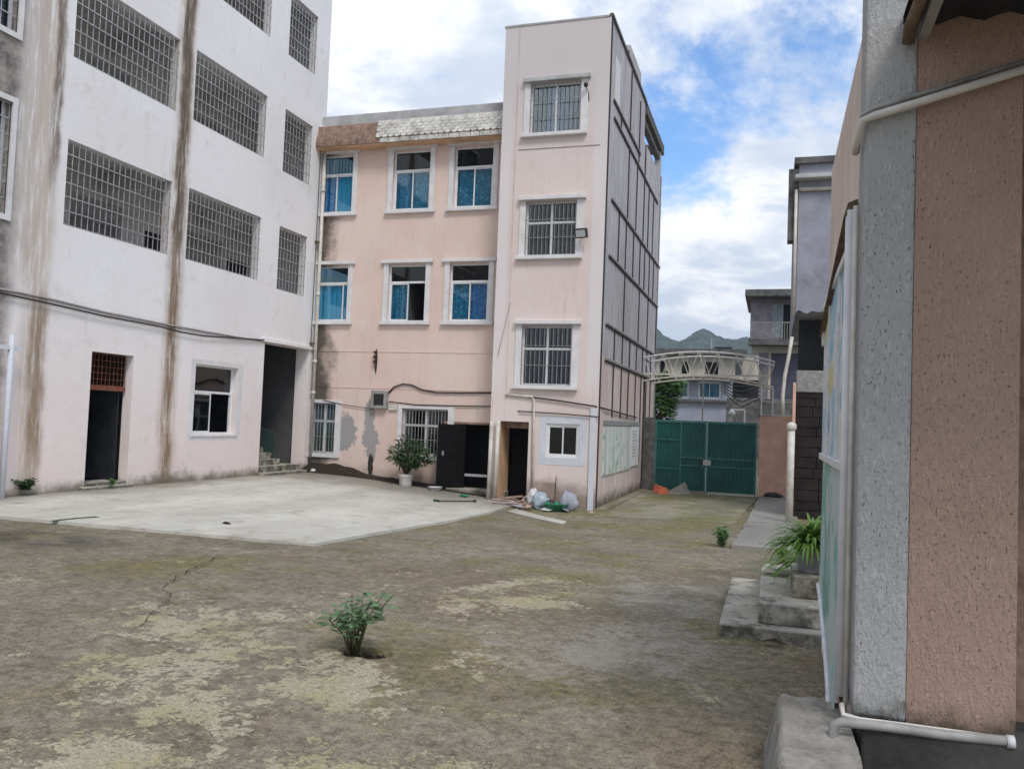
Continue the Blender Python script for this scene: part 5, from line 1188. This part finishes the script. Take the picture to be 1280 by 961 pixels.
# conduits
def pipe_on_end(pts, r, mat, nm, label, off=.04):
    return one(nm, MB().tube([at_y(x, y, YC-off) for x, y in pts], r, 10), mat, label, 'pipe', smooth=True)
cp = [at_x(1076, 172, XC-.03), at_y(1073, 158, YC-.03), at_y(1079, 149, YC-.045), at_y(1150, 128, YC-.045), at_y(1290, 84, YC-.045)]
one('conduit', MB().tube([(XC-.03, YC+.12, cp[2].z-.12), (XC-.03, YC+.01, cp[2].z-.10), (XC-.015, YC-.045, cp[2].z-.01), cp[2]+Vector((.05, 0, .012)), cp[3], cp[4]], .021, 10), 'pvc', 'thick cream conduit bending round the top corner of the stippled wall', 'pipe', smooth=True)
one('conduit', MB().tube([(XC-.02, YC+.1, cp[2].z-.02), (XC-.012, YC-.02, cp[2].z+.03), cp[2]+Vector((.05, .015, .058)), cp[3]+Vector((0, .015, .045)), cp[4]+Vector((0, .015, .045))], .013, 8), 'pvc_grey', 'thin grey conduit above the cream one on the stippled wall', 'pipe', smooth=True)
zpz = at_y(1100, 912, YC-.07).z
one('floor_pipe', MB().tube([at_y(1041, 912, YC-.14)-Vector((0, 0, .5)), at_y(1041, 915, YC-.14), at_y(1043, 905, YC-.14), at_y(1052, 902, YC-.13), at_y(1110, 908, YC-.10), at_y(1180, 918, YC-.09), at_y(1262, 926, YC-.09)], .024, 10), 'pvc_grey', 'grey drain pipe lying along the plinth with an elbow down at the corner', 'pipe', smooth=True)
one('floor_pipe', MB().tube([at_x(1052, 880, XC-.05), at_y(1054, 893, YC-.06), at_y(1075, 899, YC-.05), at_y(1130, 906, YC-.05), at_y(1240, 921, YC-.05)], .014, 8), 'pvc', 'thin cream pipe resting above the grey drain pipe on the plinth', 'pipe', smooth=True)
one('pipe_end_cap', MB().tube([at_y(1258, 926, YC-.09), at_y(1268, 927, YC-.09)], .030, 10), 'white_bar', 'white cap on the end of the grey drain pipe', 'pipe cap', smooth=True)
# painted boards on the side wall
def mat_mural(name, pal, scale, white):
    s = G(name); a = s.noise(scale, 3, .5, .8); b = s.noise(scale*.7, 3, .5, .6, off=(4, 4, 4)); c_ = s.noise(scale*1.4, 3, .5, .5, off=(9, 1, 4))
    c = s.mix(s.ss(a, .52, .60), white, pal[0]); c = s.mix(s.ss(b, .56, .62), c, pal[1]); c = s.mix(s.ss(c_, .62, .68), c, pal[2])
    c = s.mix(s.m('MULTIPLY', s.ss(s.noise(9, 7, .7), .5, .75), .3), c, (.40, .39, .37))
    return s.done(c, .6, s.bump(s.noise(40, 4, .6), .1, .01))
M['mural_up'] = mat_mural('faded_sky_mural', [(.32, .52, .66), (.62, .56, .24), (.22, .40, .55)], 2.2, (.66, .67, .67)); M['mural_lo'] = mat_mural('faded_green_mural', [(.20, .42, .34), (.16, .36, .30), (.28, .50, .56)], 1.9, (.48, .55, .53))
mu = thing('painted_board', 'long board with faded blue and yellow painting on the outbuilding side wall', 'board', (XC, 6, 1.4))
zu0, zu1 = C_(1053, 575)[1], C_(1057, 345)[1]
MB().fb(FC, YC+.42, yF-.06, zu0, zu1, 0, .03).build('panel', 'mural_up', mu)
MB().fb(FC, YC+.36, yF-.02, zu1, zu1+.05, 0, .05).build('top_frame', 'white_bar', mu, bevel=.005); MB().fb(FC, YC+.36, yF-.02, zu0-.05, zu0, 0, .05).build('bottom_frame', 'white_bar', mu, bevel=.005)
for yy in (5.6, 6.5): MB().fb(FC, yy-.02, yy+.02, zu0, zu1, .031, .045).build('divider', 'white_bar', mu)
ml_ = thing('painted_board', 'lower green and teal painted panel curling off the outbuilding side wall', 'board', (XC, 6, .3))
mb = MB(); K = 16
for i in range(K):
    def P(t):
        y = YC+.34+(yF-.1-YC-.34)*t; zb_ = .10+.46*t+.02*math.sin(t*9); n_ = .03+.05*(1-t)**3
        return y, zb_, n_
    a, b = P(i/K), P((i+1)/K)
    mb.quad(FC.p(a[0], a[1], a[2]), FC.p(a[0], zu0-.06, .02), FC.p(b[0], zu0-.06, .02), FC.p(b[0], b[1], b[2]))
o = mb.build('panel', 'mural_lo', ml_); m_ = o.modifiers.new('t', 'SOLIDIFY'); m_.thickness = .012
mb = MB()
mb.tube([FC.p(P(i/K)[0], P(i/K)[1], P(i/K)[2]+.005) for i in range(K+1)], .018, 8); mb.build('white_edge', 'white_bar', ml_)
wpst = one('board_post', MB().tube([FC.p(YC+.30, .38, .035), FC.p(YC+.30, C_(1062, 288)[1], .035)], .026, 10), 'trim', 'white round post at the near end of the painted boards', 'post', smooth=True)
one('thin_post', MB().tube([FC.p(YC+.14, .38, .02), FC.p(YC+.14, C_(1078, 250)[1], .02)], .014, 8), 'pvc', 'thin cream pipe running up the wall corner beside the white post', 'pipe', smooth=True)
t0, t1 = C_(1072, 262), C_(1032, 422)
one('ledge', MB().add([FC.p(t0[0], t0[1]-.03, .0), FC.p(t0[0], t0[1]-.03, .07), FC.p(t0[0], t0[1]+.04, .05), FC.p(t0[0], t0[1]+.06, 0), FC.p(t1[0]-.3, t1[1]-.03, 0), FC.p(t1[0]-.3, t1[1]-.03, .07), FC.p(t1[0]-.3, t1[1]+.03, .05), FC.p(t1[0]-.3, t1[1]+.05, 0)], ((0, 1, 2, 3), (7, 6, 5, 4), (0, 4, 5, 1), (1, 5, 6, 2), (2, 6, 7, 3), (3, 7, 4, 0))), 'rust_pipe', 'rusty sloping ledge strip above the painted board', 'ledge')
one('wall_lamp', MB().fb(FC, yF-.16, yF-.04, C_(1033, 432)[1]-.03, C_(1033, 432)[1]+.09, 0, .05), 'pvc', 'small cream fitting at the far end of the ledge', 'fitting', bevel=.01)
# concrete lump at the corner
mb = MB(); K = 60; J = 26
e0 = at_z(990, 853, .30)
rows = []
for i in range(K+1):
    t = i/K; y = 3.4+(e0.y-3.4)*t; row = []
    endf = sst(t, 1.0, .86)
    for j in range(J+1):
        s_ = j/J; x = (.02 if t < .9 else .02+.10*(t-.9)*10)+s_*(XC-.02)+.02*mnoise.noise(Vector((s_*3, y*2, 0)))
        prof = sst(s_, -.02, .16); z = -.05+(.35*prof)*(.55+.45*endf)*(1 if t < 1 else .2)+.018*mnoise.noise(Vector((x*7, y*5, 2)))+.010*mnoise.noise(Vector((x*24, y*20, 2)))+.006*mnoise.noise(Vector((x*60, y*55, 9)))
        row.append(len(mb.v)); mb.v.append(Vector((x-.03*(1-prof), y, z)))
    rows.append(row)
for a, b in zip(rows, rows[1:]):
    for j in range(J): mb.f.append((a[j], a[j+1], b[j+1], b[j]))
one('concrete_kerb', mb, 'lump', 'rounded lump of rough concrete against the wall corner plinth', 'kerb', smooth=True)

# ------------------------------------------------------------------ GREY BUILDING beyond, gap
YGr = 22.3; FGr = Fr((0, YGr, 0), (1, 0, 0), (0, -1, 0))
def R_(x, y): p = at_y(x, y, YGr); return p.x, p.z
bG = thing('grey_building', 'tall narrow blue grey building with broken fascia and dark open ground floor', 'building', (2, 24, -.4))
gx0 = R_(997, 300)[0]; gz0 = R_(1000, 390)[1]; gzt = R_(1000, 206)[1]; gx1 = gx0+5
mb = MB(); K = 24; pv = None
for i in range(K+1):
    x = gx0+(gx1-gx0)*i/K*.35; zl = gz0+.12*mnoise.noise(Vector((x*6, 0, 0)))+.25*sst(x, gx0+.5, gx0+1.1)
    cur = (Vector((x, YGr, zl)), Vector((x, YGr, gzt)))
    if pv: mb.quad(pv[0], cur[0], cur[1], pv[1])
    pv = cur
mb.quad((gx0, YGr, gz0), (gx0, YGr, gzt), (gx0, YGr+8, gzt), (gx0, YGr+8, gz0)); mb.quad((gx0, YGr, gz0+.05), (gx0, YGr+8, gz0+.05), (gx1, YGr+8, gz0+.05), (gx1, YGr, gz0+.05)); mb.build('upper_wall', 'greyblue', bG)
zled = R_(1000, 224)[1]; MB().box(gx0-.10, gx1, YGr-.30, YGr-.001, zled-.06, zled+.05).build('ledge', 'parapet', bG, bevel=.02)
MB().box(gx0-.12, gx1, YGr-.12, YGr+8, gzt, gzt+.16).build('roof', 'concrete_dark', bG); MB().box(gx0-.25, gx0-.002, YGr+.02, YGr+.5, R_(1000, 300)[1], gzt-.1).build('side_pier', 'concrete_dark', bG)
MB().tube([(gx0+.02, YGr-.06, R_(1000, 238)[1]), (gx1, YGr-.06, R_(1000, 238)[1])], .05, 8).build('gutter_pipe', 'pvc', bG, smooth=True)
MB().tube([(gx0-.06, YGr-.06, R_(1000, 238)[1]), (gx0-.06, YGr-.06, gz0-.1)], .04, 8).build('downpipe', 'pvc', bG, smooth=True)
z1_, z0_ = R_(1000, 462)[1], R_(1000, 487)[1]
MB().box(gx0+.06, gx1, YGr+.25, YGr+.5, z0_-.05, z1_).build('beam', 'batten_l', bG, bevel=.02)
MB().box(gx0+.12, gx1, YGr+1.6, YGr+1.75, -.6, gz0).build('inner_wall', 'dark', bG)
# dark stone courses
zc = -.5; rnd = random.Random(2)
while zc < z0_-.06:
    h_ = rnd.uniform(.20, .30); h_ = min(h_, z0_-.052-zc); x = gx0+.05
    while x < gx0+1.9:
        w_ = rnd.uniform(.4, .8); MB().box(x, x+w_-.015, YGr+.28-rnd.uniform(0, .03), YGr+.55, zc, zc+h_-.012).build('stone', 'stone_dark', bG, bevel=.01); x += w_
    zc += h_
MB().box(gx0+.05, gx0+1.9, YGr+.36, YGr+.6, -.6, z0_-.06).build('stone_backing', 'dark', bG)
MB().box(gx0-.02, gx0+.05, YGr+.02, YGr+.10, -.5, R_(997, 478)[1]).build('corner_pipe', 'pinkpil', bG)
one('hanging_pipe', MB().tube([at_y(990, 421, YGr-.1), at_y(987, 440, YGr-.12), at_y(981, 470, YGr-.1), at_y(978.5, 495, YGr-.05), at_y(979, 520, YGr)], .045, 8), 'pvc', 'bent cream pipe hanging off the grey building corner', 'pipe', smooth=True)

# ------------------------------------------------------------------ HOUSES beyond the gate
YH = 46.; FH = Fr((0, YH, 0), (1, 0, 0), (0, -1, 0))
def H_(x, y): p = at_y(x, y, YH); return p.x, p.z
hA = thing('house', 'low two storey house with cream upper floor and blue grey lower wall beyond the gate', 'house', (-4, YH, -.5))
M['cream'] = simple('cream_house_wall', (.50, .46, .39), .9, .2, 1, grime=(.36, .33, .29)); M['lilac'] = simple('blue_grey_house_wall', (.34, .355, .42), .9, .15, 1)
hx0, hx1 = H_(790, 480)[0], H_(916, 480)[0]; zf = H_(880, 475)[1]; zr = H_(880, 444)[1]
wins = [(H_(a, 500)[0], H_(b, 500)[0], H_(860, 498)[1], H_(860, 476)[1]) for a, b in ((846, 861), (872, 901))]
MB().wall(FH, hx0, hx1, -.8, zf+.05, wins, .2).build('lower_wall', 'lilac', hA)
wu = [(H_(a, 460)[0], H_(b, 460)[0], H_(860, 468)[1], H_(860, 452)[1]) for a, b in ((825, 831), (852, 861), (881, 898), (919, 927))]
MB().wall(FH, hx0, H_(948, 480)[0], zf+.05, zr, wu, .25).build('upper_wall', 'cream', hA)
MB().box(hx0, H_(948, 480)[0], YH+.6, YH+.7, -.5, zr).build('inner_wall', 'dark', hA)
for q in wins: sliding(hA, FH, *q, -.1, None, ('cur_teal', 'cur_teal'), 'glass_blue', fw_=.08)
for q in wu: MB().fb(FH, q[0], q[1], q[2], q[3], -.2, -.18).build('pane', 'glass_dark', hA)
MB().box(hx0, H_(915, 480)[0], YH-.7, YH+.02, zf-.0, zf+.12).build('floor_slab', 'concrete_dark', hA); z = H_(880, 501)[1]; MB().fb(FH, hx0, hx1, z-.06, z+.06, 0, .25).build('ledge', 'concrete_dark', hA)
MB().box(hx0, H_(932, 480)[0], YH-.5, YH+5, zr, zr+.30).build('roof', 'concrete_dark', hA); 
zrr = H_(880, 437)[1]; MB().box(hx0, H_(915, 480)[0], YH-.4, YH-.3, zr+.3, zrr).build('parapet', 'parapet', hA)
xq = H_(914, 437)[0]; MB().box(xq-.9, xq, YH+.2, YH+1, zrr, zrr+.18).build('roof_tank', 'black_plastic', hA)
xq = H_(888.5, 430)[0]; MB().tube([(xq, YH+.5, zr), (xq, YH+.5, H_(888, 422)[1])], .03, 6).build('mast', 'grille', hA)
k = 0
xx = hx0
while xx < H_(912, 520)[0]:
    MB().box(xx, xx+.03, YG+6, YG+6.03, 1.6, at_y(880, 522, YG+6).z).build('spike', 'batten', hA) if False else None; xx += 1
# balcony house
YV = 50.; FV = Fr((0, YV, 0), (1, 0, 0), (0, -1, 0))
def V_(x, y): p = at_y(x, y, YV); return p.x, p.z
hB = thing('house', 'tall narrow house with a curtained balcony and dark shutter beyond the gate', 'house', (0, YV, -.5))
M['oldwood'] = simple('grey_weathered_cladding', (.235, .215, .24), .9, .3, 2, grime=(.15, .13, .14)); M['shutter'] = simple('dark_shutter', (.085, .085, .12), .7, .2, 2)
vx0, vx1 = V_(938, 400)[0], V_(1012, 400)[0]; zt1 = V_(960, 374)[1]; zfl = V_(960, 424)[1]; zb2 = V_(960, 433)[1]
dw = (V_(979, 400)[0], V_(989, 400)[0], zfl, V_(960, 380)[1])
MB().wall(FV, vx0, vx1, zb2, zt1, [dw], .3).build('upper_wall', 'oldwood', hB)
MB().fb(FV, dw[0]-.1, dw[1]+.1, dw[2], dw[3], -.5, -.45).build('balcony_door', 'dark', hB)
curtain(hB, FV, V_(965, 400)[0], V_(979, 400)[0], zfl+.1, V_(960, 380)[1], .03, 'cur_cyan2' if 'cur_cyan2' in M else 'cur_grey')
MB().box(vx0-.3, vx1, YV-1.1, YV+6, zt1, zt1+.42).build('roof', 'concrete_dark', hB, bevel=.05); MB().box(vx0-.05, vx1, YV-.95, YV, zb2, zb2+.34).build('balcony_slab', 'concrete_dark', hB)
mb = MB(); zra = V_(960, 406)[1]; K = 22
for i in range(K+1): x = vx0+.1+(vx1-vx0-.2)*i/K; mb.box(x-.015, x+.015, YV-.92, YV-.89, zb2+.34, zra)
mb.box(vx0+.05, vx1, YV-.93, YV-.88, zra, zra+.05); mb.build('balcony_railing', 'dark_grille', hB)
zlw = V_(960, 441)[1]; MB().wall(FV, V_(938, 480)[0], vx1, -.8, zb2, [(V_(963, 480)[0], vx1-.2, -.5, zlw)], .3).build('lower_wall', 'cream', hB)
MB().fb(FV, V_(963, 480)[0], vx1-.2, -.5, zlw, -.25, -.2).build('shutter', 'shutter', hB); MB().fb(FV, V_(948, 480)[0], V_(960, 480)[0], 2.2, zlw, 0, .04).build('notice_panel', 'oldwood', hB)
# clutter behind the gate: white frame with a lamp, dark wires
t_ = thing('pipe_stand', 'white square pipe stand standing behind the green gate', 'stand', at_y(922, 540, 34)); P0 = [at_y(x, y, 34.) for x, y in ((913, 512), (931, 512), (931, 540), (913, 540))]
MB().bar(P0[0], P0[1], .06).build('top_bar', 'white_bar', t_); MB().bar(P0[1], Vector((P0[1].x, 34, -.4)), .06).build('post', 'white_bar', t_); MB().bar(P0[0], Vector((P0[0].x, 34, -.4)), .05).build('post', 'white_bar', t_)
q = at_y(915, 516.5, 33.8); one('garden_lamp', MB().lathe((q.x, 33.8, q.z-.12), [(.03, -1.9), (.03, -.02), (.05, 0), (.12, .05), (.13, .14), (.07, .24), (.03, .28), (.01, .3)], 14), 'bag_white', 'white globe garden lamp behind the gate', 'lamp', smooth=True)
mb = MB(); rnd = random.Random(8)
for k in range(5):
    a = at_y(905, 478+k*3, 40.); b = at_y(950, 480+k*4.5, 40.); md = a.lerp(b, .5)-Vector((0, 0, .15+.1*k)); o = MB().tube([a, a.lerp(md, .6)+Vector((0, 0, -.05)), md, b], .03, 5).build('overhead_wire', 'cable'); tag(o, 'slack black overhead wire between the houses beyond the gate', 'wire', 'wires beyond the gate')
one('stone_wall', MB().box(at_y(908, 510, 43).x, at_y(996, 510, 43).x, 42.8, 43.2, -.6, at_y(940, 498, 43).z), 'concrete_dark', 'low dark wall in front of the shuttered house beyond the gate', 'wall', bevel=.05)
one('road_wall', MB().box(-60, 60, 70, 70.4, -.6, 2.2), 'parapet', 'long grey wall behind the houses beyond the gate', 'wall')

# tree behind the gate
def tree(base, h, rx, rz, label, n=2600, seed=1, mat='leaf_dark'):
    rnd = random.Random(seed); t_ = thing('tree', label, 'tree', base); b = Vector(base); c = b+Vector((0, 0, h-rz))
    mb = MB(); mb.tube([b-Vector((0, 0, .2)), b+Vector((.03, 0, (h-rz)*.5)), c], [.14, .11, .06], 8)
    for k in range(9):
        a = rnd.uniform(0, 6.28); mb.tube([b+Vector((0, 0, (h-rz)*rnd.uniform(.5, 1))), c+Vector((math.cos(a)*rx*.6, math.sin(a)*rx*.6, rnd.uniform(-.3, .7)*rz))], [.05, .015], 6)
    mb.build('trunk', 'stem', t_)
    ml = MB(); cl = [Vector((rnd.gauss(0, .55), rnd.gauss(0, .55), rnd.gauss(0, .5))) for _ in range(26)]
    for k in range(n):
        q = rnd.choice(cl); q = Vector((max(-1, min(1, q.x)), max(-1, min(1, q.y)), max(-.9, min(.9, q.z)))); d = Vector((rnd.gauss(0, 1), rnd.gauss(0, 1), rnd.gauss(0, 1))).normalized()*rnd.random()**.4*.36
        p = c+Vector(((q.x+d.x)*rx, (q.y+d.y)*rx, (q.z+d.z)*rz)); leaf1(ml, p, rnd, rnd.uniform(.14, .26), rnd.uniform(.07, .12))
    ml.build('crown', mat, t_); return t_
q = at_y(826, 520, 33); tree((q.x, 33, -.45), at_y(826, 474, 33).z+.45, .72, 1.25, 'leafy green tree behind the gate beside the grey tower', 3600, 3, 'leaf_weed')
# ------------------------------------------------------------------ hills
def mat_hill():
    s = G('forested_hill'); c = s.mix(s.ss(s.noise(.06, 9, .75), .38, .62), (.014, .032, .016), (.07, .105, .045))
    return s.done(c, .95, s.bump(s.noise(.12, 8, .7), 1., 6.), 0, .1)
M['hill'] = mat_hill()
YHL = 900.
prof = [(760, 360), (790, 372), (810, 398), (822, 411), (832, 421), (845, 426), (851, 427), (860, 421), (869, 416), (876, 412), (881, 410.5), (887, 413), (895, 418.5), (905, 422.5), (912, 424), (920, 424), (930, 422), (937, 420), (955, 408), (985, 402), (1020, 415), (1060, 424), (1100, 420), (1150, 428)]
PX = [at_y(x, y, YHL) for x, y in prof]
def ridge(x):
    if x <= PX[0].x: return PX[0].z*(.75+.3*mnoise.noise(Vector((x*.004, 0, 0))))
    if x >= PX[-1].x: return PX[-1].z*(.9+.5*mnoise.noise(Vector((x*.004, 0, 0))))
    for a, b in zip(PX, PX[1:]):
        if a.x <= x <= b.x: return a.z+(b.z-a.z)*(x-a.x)/(b.x-a.x)
mb = MB(); xs = axis([(-900, PX[0].x, 14), (PX[0].x, PX[-1].x, 1.6), (PX[-1].x, 800, 14)]); NJ = 34
for j in range(NJ+1):
    v = j/NJ; y = YHL-420*(1-v)
    for x in xs:
        z = ridge(x)*(v**1.5*.985+.015)+ (5.*mnoise.noise(Vector((x*.035, y*.02, 3)))*(.3+v) if j < NJ else 0)+2.6*mnoise.noise(Vector((x*.14, y*.14, 0)))+1.2*mnoise.noise(Vector((x*.4, y*.4, 7)))*(1 if j else 0)
        if j == 0: z = -3
        mb.v.append(Vector((x, y, z)))
Wn = len(xs)
for j in range(NJ):
    for i in range(Wn-1): mb.f.append((j*Wn+i, j*Wn+i+1, (j+1)*Wn+i+1, (j+1)*Wn+i))
o = len(mb.v)
for i, x in enumerate(xs): mb.v.append(Vector((x, YHL+300, -3)))
for i in range(Wn-1): mb.f.append((NJ*Wn+i, NJ*Wn+i+1, o+i+1, o+i))
struct('hills', mb, 'hill', origin=(0, YHL, 0))
# ------------------------------------------------------------------ air between here and the hills
HZ = G('haze_air'); HZ.t.nodes.remove(HZ.b); pv_ = HZ.n('ShaderNodeVolumePrincipled'); pv_.inputs['Color'].default_value = (.72, .84, 1, 1); pv_.inputs['Density'].default_value = .00042; pv_.inputs['Anisotropy'].default_value = .2
HZ.L(pv_.outputs[0], HZ.out.inputs['Volume'])
ztop_all = max(v.z for v in mb.v)+6
hz = MB().box(-1600, 1600, -1600, 2700, -8, ztop_all).build('haze', HZ.mat, origin=(0, 0, 0)); hz['kind'] = 'stuff'

for o in bpy.data.objects:
    if '_o' in o: del o['_o']
